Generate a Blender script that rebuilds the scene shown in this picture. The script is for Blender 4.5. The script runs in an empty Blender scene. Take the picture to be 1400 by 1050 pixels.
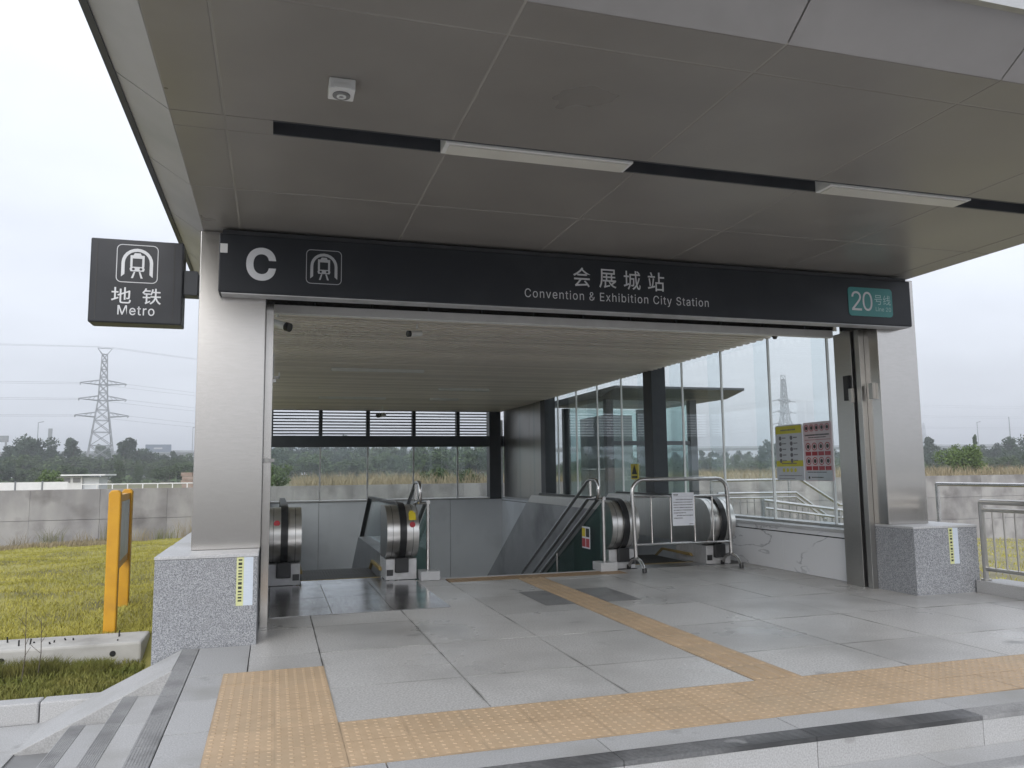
import bpy, bmesh, math, random
import numpy as np
from mathutils import Vector, Matrix

S = bpy.context.scene
C = S.collection
rnd = random.Random(7)
PI = math.pi

# ---------------------------------------------------------------- camera
EYE = 1.35
YAW, PITCH, ROLL = math.radians(16.718), math.radians(6.315), math.radians(-0.669)
fw = Vector((math.sin(YAW) * math.cos(PITCH), math.cos(YAW) * math.cos(PITCH), math.sin(PITCH)))
r0 = Vector((math.cos(YAW), -math.sin(YAW), 0)); u0 = r0.cross(fw)
rt = math.cos(ROLL) * r0 + math.sin(ROLL) * u0
up = -math.sin(ROLL) * r0 + math.cos(ROLL) * u0
cam = bpy.data.cameras.new('camera'); cam.sensor_width = 36; cam.lens = 1081.26 / 1400 * 36
cam.clip_start = 0.05; cam.clip_end = 6000
co = bpy.data.objects.new('camera', cam); C.objects.link(co)
co.matrix_world = Matrix(((rt.x, up.x, -fw.x, 0), (rt.y, up.y, -fw.y, 0), (rt.z, up.z, -fw.z, EYE), (0, 0, 0, 1)))
S.camera = co

# ---------------------------------------------------------------- sky and sun (overcast)
SUN_EL, SUN_AZ = math.radians(29), math.radians(205)      # azimuth clockwise from +Y: behind the camera, a little left
W = bpy.data.worlds.new('World'); S.world = W; W.use_nodes = True
nt = W.node_tree; nt.nodes.clear()
def wn(t, **k):
    n = nt.nodes.new(t)
    for a, b in k.items(): setattr(n, a, b)
    return n
sky = wn('ShaderNodeTexSky', sky_type='NISHITA'); sky.sun_disc = False
sky.sun_elevation = SUN_EL; sky.sun_rotation = SUN_AZ; sky.dust_density = 3; sky.air_density = 1
tc = wn('ShaderNodeTexCoord'); sp = wn('ShaderNodeSeparateXYZ'); nt.links.new(tc.outputs['Generated'], sp.inputs[0])
def wmath(op, a, b=None, clamp=False):
    n = wn('ShaderNodeMath', operation=op); n.use_clamp = clamp
    for i, v in enumerate((a, b)):
        if v is None: continue
        if isinstance(v, (int, float)): n.inputs[i].default_value = v
        else: nt.links.new(v, n.inputs[i])
    return n.outputs[0]
zc = wmath('MAXIMUM', sp.outputs[2], 0.0)
den = wmath('ADD', zc, 0.22)
cx, cy = wmath('DIVIDE', sp.outputs[0], den), wmath('DIVIDE', sp.outputs[1], den)
cmb = wn('ShaderNodeCombineXYZ'); nt.links.new(cx, cmb.inputs[0]); nt.links.new(cy, cmb.inputs[1])
nz = wn('ShaderNodeTexNoise'); nz.inputs['Scale'].default_value = 1.1; nz.inputs['Detail'].default_value = 5
nz.inputs['Roughness'].default_value = 0.5
nt.links.new(cmb.outputs[0], nz.inputs['Vector'])
# an overcast sky grows brighter from the horizon to the zenith
lum = wmath('ADD', wmath('MULTIPLY', zc, 4.2), 5.15)
lum = wmath('MULTIPLY', lum, wmath('ADD', wmath('MULTIPLY', nz.outputs[0], 0.62), 0.69))
cloud = wn('ShaderNodeMix', data_type='RGBA', blend_type='MULTIPLY'); cloud.inputs['Factor'].default_value = 1
cloud.inputs['A'].default_value = (0.915, 0.96, 1.055, 1)
nt.links.new(lum, cloud.inputs['B'])
mixs = wn('ShaderNodeMix', data_type='RGBA'); mixs.inputs['Factor'].default_value = 0.93
nt.links.new(sky.outputs[0], mixs.inputs['A']); nt.links.new(cloud.outputs['Result'], mixs.inputs['B'])
bg = wn('ShaderNodeBackground'); bg.inputs['Strength'].default_value = 0.105
nt.links.new(mixs.outputs['Result'], bg.inputs['Color'])
ow = wn('ShaderNodeOutputWorld'); nt.links.new(bg.outputs[0], ow.inputs[0])
sl = bpy.data.lights.new('sun', 'SUN'); sl.energy = 1.15; sl.angle = math.radians(50); sl.color = (1, 0.97, 0.93)
so = bpy.data.objects.new('sun', sl); C.objects.link(so)
sd = Vector((math.sin(SUN_AZ) * math.cos(SUN_EL), math.cos(SUN_AZ) * math.cos(SUN_EL), math.sin(SUN_EL)))
so.rotation_euler = sd.to_track_quat('Z', 'Y').to_euler(); so.location = (0, -20, 40)
vs = S.view_settings
vs.view_transform = 'Standard'; vs.look = 'None'; vs.exposure = 0.80; vs.gamma = 1; vs.use_curve_mapping = False

# ---------------------------------------------------------------- materials
MATS = {}
def material(name, base, base2=None, scale=4.0, detail=6, rough=0.5, metal=0.0, bump=0.0, bscale=None, ramp=(0.35, 0.65),
             vary=0.0, stain=None, rough_var=0.0, spec=0.5, stretch=None, stain_scale=0.7, stain_ramp=(0.5, 0.72), wet=None, coat=0.0, spots=None, edge=None):
    m = bpy.data.materials.new(name); m.use_nodes = True; t = m.node_tree; b = t.nodes['Principled BSDF']
    L = t.links.new
    b.inputs['Roughness'].default_value = rough; b.inputs['Metallic'].default_value = metal
    b.inputs['Specular IOR Level'].default_value = spec; b.inputs['Coat Weight'].default_value = coat
    geo = t.nodes.new('ShaderNodeNewGeometry')
    vec = geo.outputs['Position']
    if stretch:
        mp = t.nodes.new('ShaderNodeMapping'); mp.inputs['Scale'].default_value = stretch; L(vec, mp.inputs[0]); v2 = mp.outputs[0]
    else: v2 = vec
    def noise(sc, det=6, v=None):
        n = t.nodes.new('ShaderNodeTexNoise'); n.inputs['Scale'].default_value = sc; n.inputs['Detail'].default_value = det
        L(v or v2, n.inputs['Vector']); return n.outputs[0]
    def ramp_(x, lo, hi):
        n = t.nodes.new('ShaderNodeMapRange'); n.inputs[1].default_value = lo; n.inputs[2].default_value = hi; L(x, n.inputs[0]); return n.outputs[0]
    def mix(f, a, c, bt='MIX'):
        n = t.nodes.new('ShaderNodeMix'); n.data_type = 'RGBA'; n.blend_type = bt
        for k, v in (('Factor', f), ('A', a), ('B', c)):
            if isinstance(v, (int, float)): n.inputs[k].default_value = v
            elif isinstance(v, tuple): n.inputs[k].default_value = (*v[:3], 1)
            else: L(v, n.inputs[k])
        return n.outputs['Result']
    col = base
    f = None
    if base2 is not None:
        f = ramp_(noise(scale, detail), *ramp); col = mix(f, base, base2)
    if stain is not None:
        sf = ramp_(noise(stain_scale, 5, vec), *stain_ramp)
        col = mix(sf, col if not isinstance(col, tuple) else col, stain)
    if spots is not None:                                   # separate small smudges: colour, scale, low, high
        pf = ramp_(noise(spots[1], 6, vec), spots[2], spots[3]); col = mix(pf, col, spots[0])
    if edge is not None:                                    # dirt caught along the joints of a tile: colour, width, strength
        tc_ = t.nodes.new('ShaderNodeTexCoord'); sx = t.nodes.new('ShaderNodeSeparateXYZ'); L(tc_.outputs['Generated'], sx.inputs[0])
        def mth(op, a, c):
            n = t.nodes.new('ShaderNodeMath'); n.operation = op; n.use_clamp = op == 'MULTIPLY'
            for k, v in enumerate((a, c)):
                if isinstance(v, (int, float)): n.inputs[k].default_value = v
                else: L(v, n.inputs[k])
            return n.outputs[0]
        dd = mth('MINIMUM', mth('MINIMUM', sx.outputs[0], mth('SUBTRACT', 1.0, sx.outputs[0])), mth('MINIMUM', sx.outputs[1], mth('SUBTRACT', 1.0, sx.outputs[1])))
        ef = ramp_(dd, edge[1], 0.0)
        col = mix(mth('MULTIPLY', mth('MULTIPLY', ef, ramp_(noise(2.6, 5, vec), .40, .66)), edge[2]), col, edge[0])
    if vary:
        oi = t.nodes.new('ShaderNodeObjectInfo'); mr = t.nodes.new('ShaderNodeMapRange')
        mr.inputs[3].default_value = 1 - vary; mr.inputs[4].default_value = 1 + vary
        L(oi.outputs['Random'], mr.inputs[0])
        col = mix(1.0, col, mr.outputs[0], 'MULTIPLY')
    if isinstance(col, tuple): b.inputs['Base Color'].default_value = (*col[:3], 1)
    else: L(col, b.inputs['Base Color'])
    if rough_var:
        rr = t.nodes.new('ShaderNodeMapRange'); rr.inputs[1].default_value = .3; rr.inputs[2].default_value = .7
        rr.inputs[3].default_value = max(0.02, rough - rough_var); rr.inputs[4].default_value = rough + rough_var
        L(noise(wet or 1.1, 4, vec), rr.inputs[0]); L(rr.outputs[0], b.inputs['Roughness'])
    if bump:
        bn = t.nodes.new('ShaderNodeBump'); bn.inputs['Strength'].default_value = bump; bn.inputs['Distance'].default_value = 0.01
        L(noise(bscale or scale * 2, 5), bn.inputs['Height']); L(bn.outputs[0], b.inputs['Normal'])
    MATS[name] = m
    return m
M = material
granite_floor = M('granite_floor', (0.36, 0.355, 0.345), (0.60, 0.592, 0.578), scale=75, detail=5, rough=0.36, vary=0.07, spots=((0.15, 0.15, 0.148), 2.1, 0.665, 0.76), edge=((0.13, 0.125, 0.118), 0.018, 0.75),
                  stain=(0.31, 0.305, 0.295), stain_scale=0.8, stain_ramp=(0.48, 0.72), rough_var=0.14, bump=0.05, bscale=150)
granite_step = M('granite_step', (0.34, 0.34, 0.34), (0.47, 0.47, 0.47), scale=120, detail=3, rough=0.6, vary=0.06,
                 stain=(0.31, 0.305, 0.29), stain_scale=1.7, stain_ramp=(0.5, 0.75), spots=((0.20, 0.195, 0.185), 3.2, 0.66, 0.76), bump=0.06, bscale=150)
granite_band = M('granite_anti_slip_band', (0.27, 0.27, 0.27), (0.35, 0.35, 0.35), scale=90, rough=0.75, stain=(0.19, 0.19, 0.19), stain_scale=3, vary=0.05)
granite_wet = M('granite_wet_edge', (0.12, 0.122, 0.125), (0.18, 0.18, 0.182), scale=60, rough=0.35, stain=(0.055, 0.056, 0.058), stain_scale=1.6, stain_ramp=(0.42, 0.6), spots=((0.34, 0.34, 0.34), 2.4, 0.56, 0.62))
hatch_m = M('worn_hatch', (0.17, 0.17, 0.172), (0.24, 0.24, 0.242), scale=60, rough=0.4, stain=(0.13, 0.13, 0.13), stain_scale=2.5)
granite_plinth = M('granite_plinth', (0.12, 0.127, 0.142), (0.44, 0.452, 0.472), scale=125, detail=4, ramp=(0.34, 0.66), stain=(0.22, 0.225, 0.235), stain_scale=7, stain_ramp=(0.56, 0.85), rough=0.5, bump=0.08, bscale=90)
granite_cap = M('granite_cap', (0.42, 0.43, 0.44), (0.55, 0.55, 0.56), scale=90, detail=2, rough=0.45, stain=(0.40, 0.40, 0.39), stain_scale=2)
mortar = M('mortar', (0.022, 0.021, 0.02), rough=0.9)
concrete_base = M('concrete_base', (0.30, 0.30, 0.30), (0.36, 0.36, 0.355), scale=5, rough=0.9)
tactile = M('tactile_ceramic', (0.46, 0.333, 0.21), (0.51, 0.373, 0.24), scale=9, rough=0.55, vary=0.05, edge=((0.24, 0.185, 0.13), 0.03, 0.6), spots=((0.34, 0.265, 0.19), 4.0, 0.66, 0.8), stain=(0.43, 0.33, 0.22), stain_scale=2.3, stain_ramp=(0.5, 0.8), bump=0.04, bscale=60)
tactile_dark = M('tactile_worn', (0.30, 0.20, 0.11), (0.36, 0.245, 0.14), scale=9, rough=0.5, vary=0.08, stain=(0.22, 0.17, 0.11), stain_scale=2.3)
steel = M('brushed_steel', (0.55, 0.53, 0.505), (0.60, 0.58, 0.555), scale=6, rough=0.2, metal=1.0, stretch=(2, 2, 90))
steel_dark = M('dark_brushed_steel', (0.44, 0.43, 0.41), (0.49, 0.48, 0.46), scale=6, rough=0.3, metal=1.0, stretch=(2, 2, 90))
steel_tube = M('polished_steel_tube', (0.62, 0.61, 0.60), (0.54, 0.53, 0.52), scale=9, rough=0.24, metal=1.0)
steel_mirror = M('polished_steel_panel', (0.72, 0.71, 0.69), (0.66, 0.65, 0.63), scale=3, rough=0.32, metal=1.0, stretch=(1, 20, 1))
landing_metal = M('ribbed_landing_metal', (0.64, 0.64, 0.65), (0.50, 0.50, 0.51), scale=40, rough=0.20, metal=1.0, stretch=(1, .12, 1), rough_var=0.05, stain=(0.30, 0.29, 0.28), stain_scale=2)
alu = M('pale_aluminium', (0.50, 0.50, 0.51), (0.56, 0.56, 0.57), scale=14, rough=0.5, metal=0.35, stain=(0.40, 0.40, 0.40), stain_scale=5)
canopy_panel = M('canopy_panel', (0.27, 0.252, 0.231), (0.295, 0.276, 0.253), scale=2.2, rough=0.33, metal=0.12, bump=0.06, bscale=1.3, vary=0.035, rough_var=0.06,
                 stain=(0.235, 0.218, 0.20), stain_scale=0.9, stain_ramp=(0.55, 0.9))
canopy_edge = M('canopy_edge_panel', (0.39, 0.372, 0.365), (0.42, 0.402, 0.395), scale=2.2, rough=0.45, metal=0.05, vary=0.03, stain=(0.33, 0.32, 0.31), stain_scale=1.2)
sealant = M('joint_sealant', (0.42, 0.395, 0.36), (0.30, 0.285, 0.26), scale=1.3, rough=0.7)
dark_void = M('dark_void', (0.012, 0.012, 0.013), rough=0.8)  # near-black colour standing in for the shade inside gaps
roof_sheet = M('roof_sheet', (0.30, 0.31, 0.32), (0.36, 0.37, 0.38), scale=2, rough=0.6)
trim_dark = M('dark_roof_trim', (0.05, 0.053, 0.06), (0.07, 0.072, 0.08), scale=3, rough=0.5)
sign_dark = M('sign_charcoal', (0.012, 0.0145, 0.020), (0.015, 0.0175, 0.023), scale=3, rough=0.42, stain=(0.028, 0.030, 0.036), stain_scale=1.4, spec=0.4)
sign_edge = M('sign_edge', (0.03, 0.034, 0.042), rough=0.45)
white_print = M('white_print', (0.62, 0.63, 0.65), (0.70, 0.71, 0.73), scale=6, rough=0.5)
grey_print = M('grey_print', (0.45, 0.46, 0.48), rough=0.5)
teal = M('line_badge_teal', (0.045, 0.245, 0.235), (0.05, 0.27, 0.26), scale=4, rough=0.4)
pale_teal = M('pale_teal_print', (0.42, 0.62, 0.62), rough=0.5)
white_lamp = M('lamp_diffuser_off', (0.66, 0.64, 0.58), (0.70, 0.68, 0.62), scale=5, rough=0.4)
white_paint = M('white_paint', (0.72, 0.72, 0.71), (0.78, 0.78, 0.77), scale=7, rough=0.5)
grey_plastic = M('grey_plastic', (0.22, 0.22, 0.22), rough=0.5)
black_plastic = M('black_plastic', (0.012, 0.012, 0.013), rough=0.4)
rubber = M('handrail_rubber', (0.010, 0.010, 0.011), (0.016, 0.016, 0.017), scale=20, rough=0.33)
slat_metal = M('ceiling_slat', (0.82, 0.755, 0.68), (0.86, 0.80, 0.725), scale=3, rough=0.4, metal=0.15, vary=0.12)
frame_dark = M('dark_frame_paint', (0.022, 0.027, 0.034), (0.03, 0.035, 0.042), scale=5, rough=0.45)
louvre_metal = M('louvre_blade', (0.06, 0.064, 0.075), (0.075, 0.08, 0.09), scale=5, rough=0.5)
wall_panel_m = M('grey_wall_panel', (0.66, 0.685, 0.715), (0.70, 0.725, 0.755), scale=1.2, rough=0.3, vary=0.03, stain=(0.60, 0.62, 0.645), stain_scale=1.5)
clad_dark = M('escalator_cladding', (0.34, 0.345, 0.355), (0.38, 0.385, 0.395), scale=3, rough=0.4, metal=0.6, stain=(0.18, 0.185, 0.19), stain_scale=1.2)
step_dark = M('escalator_step_metal', (0.10, 0.10, 0.10), (0.15, 0.15, 0.15), scale=30, rough=0.45, metal=0.8)
brass_line = M('yellow_comb_edge', (0.36, 0.26, 0.08), (0.28, 0.2, 0.07), scale=9, rough=0.5)
red_paint = M('red_paint', (0.40, 0.03, 0.04), rough=0.45)
yellow_sticker = M('yellow_sticker', (0.70, 0.56, 0.03), rough=0.5)
pale_yellow = M('pale_yellow_sticker', (0.66, 0.68, 0.36), (0.6, 0.62, 0.30), scale=12, rough=0.5)
pale_blue = M('pale_blue_sticker', (0.62, 0.68, 0.76), (0.54, 0.61, 0.70), scale=60, rough=0.5, stretch=(.2, .2, 3))
dark_print = M('dark_print', (0.03, 0.035, 0.025), rough=0.6)
ink_grey = M('ink_grey', (0.16, 0.16, 0.18), rough=0.6)
paper = M('paper', (0.70, 0.72, 0.78), (0.75, 0.77, 0.82), scale=9, rough=0.8)
olive_print = M('olive_print', (0.58, 0.54, 0.05), (0.62, 0.58, 0.06), scale=9, rough=0.5)
poster_grey = M('poster_grey', (0.54, 0.57, 0.61), (0.58, 0.61, 0.64), scale=6, rough=0.4)
poster_pink = M('poster_pink', (0.66, 0.53, 0.55), (0.70, 0.58, 0.60), scale=6, rough=0.4)
yellow_paint = M('ochre_paint', (0.60, 0.30, 0.012), (0.64, 0.33, 0.015), scale=6, rough=0.45, stain=(0.50, 0.25, 0.02), stain_scale=4)
board_grey = M('board_face', (0.38, 0.42, 0.42), (0.46, 0.49, 0.48), scale=5, rough=0.35, stain=(0.30, 0.33, 0.33), stain_scale=6)
concrete_wall = M('weathered_concrete', (0.25, 0.242, 0.245), (0.37, 0.36, 0.355), scale=1.6, detail=12, rough=0.9, vary=0.10,
                  stain=(0.185, 0.175, 0.175), stain_scale=1.3, stain_ramp=(0.47, 0.68), stretch=(1, 1, .45), bump=0.25, bscale=9)
concrete_pale = M('pale_concrete', (0.42, 0.41, 0.385), (0.50, 0.49, 0.46), scale=6, detail=10, rough=0.9, stain=(0.30, 0.29, 0.27), stain_scale=3, bump=0.3, bscale=20)
soil = M('lawn_soil', (0.22, 0.205, 0.05), (0.31, 0.28, 0.08), scale=2.5, detail=8, rough=1.0, stain=(0.10, 0.09, 0.045), stain_scale=0.8, bump=0.4, bscale=12)
soil_right = M('greyed_lawn_soil', (0.20, 0.185, 0.10), (0.26, 0.235, 0.14), scale=1.5, detail=8, rough=1.0, stain=(0.15, 0.135, 0.09), stain_scale=0.5)  # soil colour greyed to keep yellow bounce off the canopy
field = M('dry_field', (0.15, 0.13, 0.07), (0.10, 0.11, 0.045), scale=0.06, detail=8, rough=1.0)
pave_m = M('pavement_base', (0.20, 0.20, 0.20), (0.25, 0.25, 0.25), scale=3, rough=0.85)
galv = M('galvanised_steel', (0.20, 0.215, 0.23), (0.25, 0.265, 0.28), scale=2, rough=0.6, metal=0.2)
wire_m = M('power_line_wire', (0.16, 0.17, 0.18), rough=0.6)
bark = M('bark', (0.09, 0.075, 0.06), (0.13, 0.11, 0.09), scale=8, rough=0.9)
viaduct_m = M('viaduct_concrete', (0.26, 0.28, 0.30), (0.32, 0.34, 0.36), scale=0.3, rough=0.9)
billboard_m = M('billboard_blue', (0.06, 0.09, 0.14), (0.08, 0.12, 0.18), scale=0.3, rough=0.5)
brick_m = M('stacked_brick', (0.30, 0.22, 0.18), (0.36, 0.29, 0.25), scale=6, rough=0.9)
kiosk_frame = M('kiosk_frame_paint', (0.06, 0.068, 0.078), (0.075, 0.083, 0.093), scale=3, rough=0.4)
kiosk_inside = M('lift_shaft', (0.42, 0.44, 0.45), (0.48, 0.50, 0.51), scale=2, rough=0.6)

def foliage(name, dark, light, scale):
    m = M(name, dark, light, scale=scale, detail=3, rough=0.75, vary=0.18, ramp=(0.3, 0.7)); b = m.node_tree.nodes['Principled BSDF']
    b.inputs['Specular IOR Level'].default_value = 0.2
    return m
leaf_dark = foliage('dark_foliage', (0.030, 0.052, 0.032), (0.055, 0.085, 0.045), 0.8)
leaf_mid = foliage('green_foliage', (0.045, 0.075, 0.03), (0.085, 0.12, 0.05), 0.8)
leaf_light = foliage('light_foliage', (0.075, 0.12, 0.035), (0.12, 0.17, 0.055), 1.5)
grass_blade = foliage('lawn_grass_blade', (0.29, 0.275, 0.055), (0.43, 0.39, 0.095), 1.0)
grass_long = foliage('long_grass_blade', (0.11, 0.13, 0.028), (0.24, 0.225, 0.065), 3.0)
grass_dry = foliage('dry_grass_blade', (0.24, 0.20, 0.125), (0.36, 0.30, 0.19), 0.7)

def marble():
    m = bpy.data.materials.new('white_veined_marble'); m.use_nodes = True; t = m.node_tree; b = t.nodes['Principled BSDF']; L = t.links.new
    geo = t.nodes.new('ShaderNodeNewGeometry'); oi = t.nodes.new('ShaderNodeObjectInfo')
    ad = t.nodes.new('ShaderNodeVectorMath'); ad.operation = 'ADD'
    sc = t.nodes.new('ShaderNodeVectorMath'); sc.operation = 'SCALE'; sc.inputs[0].default_value = (3, 17, 9); L(oi.outputs['Random'], sc.inputs['Scale'])
    L(geo.outputs['Position'], ad.inputs[0]); L(sc.outputs[0], ad.inputs[1])
    mp = t.nodes.new('ShaderNodeMapping'); mp.inputs['Rotation'].default_value = (0.6, 0, 0); mp.inputs['Scale'].default_value = (1, 0.8, 2.2); L(ad.outputs[0], mp.inputs[0])
    n = t.nodes.new('ShaderNodeTexNoise'); n.inputs['Scale'].default_value = 0.55; n.inputs['Detail'].default_value = 6; n.inputs['Distortion'].default_value = 0.25; L(mp.outputs[0], n.inputs['Vector'])
    s1 = t.nodes.new('ShaderNodeMath'); s1.operation = 'SUBTRACT'; L(n.outputs[0], s1.inputs[0]); s1.inputs[1].default_value = 0.5
    ab = t.nodes.new('ShaderNodeMath'); ab.operation = 'ABSOLUTE'; L(s1.outputs[0], ab.inputs[0])
    r = t.nodes.new('ShaderNodeMapRange'); r.inputs[1].default_value = 0.0; r.inputs[2].default_value = 0.007; L(ab.outputs[0], r.inputs[0])
    n2 = t.nodes.new('ShaderNodeTexNoise'); n2.inputs['Scale'].default_value = 1.6; L(ad.outputs[0], n2.inputs['Vector'])
    r2 = t.nodes.new('ShaderNodeMapRange'); r2.inputs[1].default_value = 0.45; r2.inputs[2].default_value = 0.62; L(n2.outputs[0], r2.inputs[0])
    mx = t.nodes.new('ShaderNodeMath'); mx.operation = 'MAXIMUM'; L(r.outputs[0], mx.inputs[0]); L(r2.outputs[0], mx.inputs[1])
    mi = t.nodes.new('ShaderNodeMix'); mi.data_type = 'RGBA'; L(mx.outputs[0], mi.inputs['Factor'])
    mi.inputs['A'].default_value = (0.40, 0.41, 0.43, 1); mi.inputs['B'].default_value = (0.76, 0.77, 0.79, 1)
    L(mi.outputs['Result'], b.inputs['Base Color']); b.inputs['Roughness'].default_value = 0.25
    return m
marble_m = marble()

def glass(name, tint, refl=1.5):
    m = bpy.data.materials.new(name); m.use_nodes = True; t = m.node_tree; t.nodes.clear(); L = t.links.new
    tr = t.nodes.new('ShaderNodeBsdfTransparent'); tr.inputs[0].default_value = (*tint, 1)
    gl = t.nodes.new('ShaderNodeBsdfGlossy'); gl.inputs['Roughness'].default_value = 0.015; gl.inputs[0].default_value = (0.95, 0.97, 0.97, 1)
    fr = t.nodes.new('ShaderNodeFresnel'); ge = t.nodes.new('ShaderNodeNewGeometry')
    # thin pane, light goes straight through: use the same air-to-glass reflectance on leaving as on entering
    ii = t.nodes.new('ShaderNodeMapRange'); ii.inputs[3].default_value = refl; ii.inputs[4].default_value = 1 / refl
    L(ge.outputs['Backfacing'], ii.inputs[0]); L(ii.outputs[0], fr.inputs[0])
    mx = t.nodes.new('ShaderNodeMixShader'); L(fr.outputs[0], mx.inputs[0]); L(tr.outputs[0], mx.inputs[1]); L(gl.outputs[0], mx.inputs[2])
    o = t.nodes.new('ShaderNodeOutputMaterial'); L(mx.outputs[0], o.inputs[0])
    return m
glass_clear = glass('clear_glass', (0.965, 0.985, 0.98), 1.45)
glass_green = glass('green_glass', (0.55, 0.70, 0.66), 1.5)
glass_back = glass('dusty_back_glass', (0.93, 0.955, 0.965), 1.35)
glass_fin = glass('fin_glass', (0.95, 0.97, 0.975), 1.2)
glass_balustrade = glass('balustrade_glass', (0.90, 0.94, 0.95), 1.75)
glass_kiosk = glass('kiosk_glass', (0.86, 0.925, 0.915), 1.5)

# ---------------------------------------------------------------- mesh helpers
class MB:
    def __init__(s): s.v = []; s.f = []
    def add(s, vs, fs):
        o = len(s.v); s.v += [tuple(v) for v in vs]; s.f += [tuple(i + o for i in f) for f in fs]; return s
    def box(s, x0, x1, y0, y1, z0, z1):
        x0, x1 = sorted((x0, x1)); y0, y1 = sorted((y0, y1)); z0, z1 = sorted((z0, z1))
        return s.add([(x0, y0, z0), (x1, y0, z0), (x1, y1, z0), (x0, y1, z0), (x0, y0, z1), (x1, y0, z1), (x1, y1, z1), (x0, y1, z1)],
                     [(3, 2, 1, 0), (4, 5, 6, 7), (0, 1, 5, 4), (1, 2, 6, 5), (2, 3, 7, 6), (3, 0, 4, 7)])
    def prism(s, poly, axis, a, b):
        """poly: 2D points; axis x: (y,z), y: (x,z), z: (x,y)"""
        def mk(p, t): return {'x': (t, p[0], p[1]), 'y': (p[0], t, p[1]), 'z': (p[0], p[1], t)}[axis]
        n = len(poly)
        return s.add([mk(p, a) for p in poly] + [mk(p, b) for p in poly],
                     [tuple(range(n))[::-1], tuple(range(n, 2 * n))] + [(i, (i + 1) % n, n + (i + 1) % n, n + i) for i in range(n)])
    def tube(s, pts, r, n=8, caps=True, r1=None):
        pts = [Vector(p) for p in pts]; rings = []; N = len(pts)
        d0 = (pts[1] - pts[0]).normalized(); ref = Vector((0, 0, 1)) if abs(d0.z) < .9 else Vector((1, 0, 0))
        u = d0.cross(ref).normalized()
        for i, p in enumerate(pts):
            d = ((pts[min(i + 1, N - 1)] - pts[max(i - 1, 0)])).normalized()
            u = (u - d * u.dot(d)).normalized(); w = d.cross(u)
            k = 1.0
            if 0 < i < N - 1:
                c = (pts[i] - pts[i - 1]).normalized().dot((pts[i + 1] - pts[i]).normalized()); k = 1 / max(0.5, math.sqrt((1 + c) / 2))
            rr = r if r1 is None else r + (r1 - r) * i / (N - 1)
            rings.append([p + (u * math.cos(a) + w * math.sin(a)) * rr * (k if k < 1.2 else 1) for a in [2 * PI * j / n for j in range(n)]])
        vs = [v for ring in rings for v in ring]
        fs = [(i * n + j, i * n + (j + 1) % n, (i + 1) * n + (j + 1) % n, (i + 1) * n + j) for i in range(N - 1) for j in range(n)]
        if caps: fs += [tuple(range(n))[::-1], tuple(range((N - 1) * n, N * n))]
        return s.add(vs, fs)
    def strip(s, prof, x0, x1, closed=True):
        """profile of (y,z) swept in x"""
        return s.prism(prof, 'x', x0, x1)
    def quad(s, a, b, c, d): return s.add([a, b, c, d], [(0, 1, 2, 3)])
    def disc(s, c, r, axis='y', t=0.004, n=16):
        a = [(r * math.cos(2 * PI * i / n), r * math.sin(2 * PI * i / n)) for i in range(n)]
        if axis == 'y': return s.prism([(c[0] + p[0], c[2] + p[1]) for p in a], 'y', c[1] - t, c[1])
        if axis == 'x': return s.prism([(c[1] + p[0], c[2] + p[1]) for p in a], 'x', c[0] - t, c[0])
        return s.prism([(c[0] + p[0], c[1] + p[1]) for p in a], 'z', c[2] - t, c[2])
    def ring(s, c, ro, ri, axis, t=0.004, n=20):
        def mk(r, i, tt):
            p, q = r * math.cos(2 * PI * i / n), r * math.sin(2 * PI * i / n)
            return {'y': (c[0] + p, c[1] + tt, c[2] + q), 'x': (c[0] + tt, c[1] + p, c[2] + q), 'z': (c[0] + p, c[1] + q, c[2] + tt)}[axis]
        vs = [mk(r, i, tt) for r, tt in ((ro, 0), (ri, 0), (ri, -t), (ro, -t)) for i in range(n)]
        fs = [(k * n + i, k * n + (i + 1) % n, ((k + 1) % 4) * n + (i + 1) % n, ((k + 1) % 4) * n + i) for k in range(4) for i in range(n)]
        return s.add(vs, fs)
    def mesh(s, name, mat, off=(0, 0, 0), smooth=False):
        me = bpy.data.meshes.new(name)
        me.from_pydata([(v[0] - off[0], v[1] - off[1], v[2] - off[2]) for v in s.v], [], s.f)
        if mat: me.materials.append(mat)
        bm = bmesh.new(); bm.from_mesh(me); bmesh.ops.recalc_face_normals(bm, faces=bm.faces); bm.to_mesh(me); bm.free()
        if smooth:
            for p in me.polygons: p.use_smooth = True
            me.set_sharp_from_angle(angle=math.radians(40))
        me.update()
        return me
    def build(s, name, mat, parent=None, smooth=False, bevel=0, loc=None, label=None):
        """one mesh object; its origin at the middle of its footprint"""
        if loc is None:
            a = np.array(s.v); loc = ((a[:, 0].min() + a[:, 0].max()) / 2, (a[:, 1].min() + a[:, 1].max()) / 2, a[:, 2].min())
        o = bpy.data.objects.new(name, s.mesh(name, mat, loc, smooth)); C.objects.link(o)
        put(o, loc, parent)
        if bevel:
            b = o.modifiers.new('bevel', 'BEVEL'); b.width = bevel; b.segments = 2; b.limit_method = 'ANGLE'; b.angle_limit = math.radians(40)
        if label: o['label'] = label
        return o
WL = {}
def put(o, loc, parent=None):
    loc = Vector(loc); WL[o.name] = loc
    if parent is not None:
        o.parent = parent; o.location = loc - WL[parent.name]
    else: o.location = loc
def inst(name, me, loc, parent=None):
    o = bpy.data.objects.new(name, me); C.objects.link(o); put(o, loc, parent); return o
def tag(o, label=None, cat=None, group=None, kind=None):
    if label: o['label'] = label
    if cat: o['category'] = cat
    if group: o['group'] = group
    if kind: o['kind'] = kind
    return o
def thing(name, label, cat, loc=(0, 0, 0), group=None):
    o = bpy.data.objects.new(name, None); o.empty_display_size = 0.2; C.objects.link(o); put(o, loc); return tag(o, label, cat, group)
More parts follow.
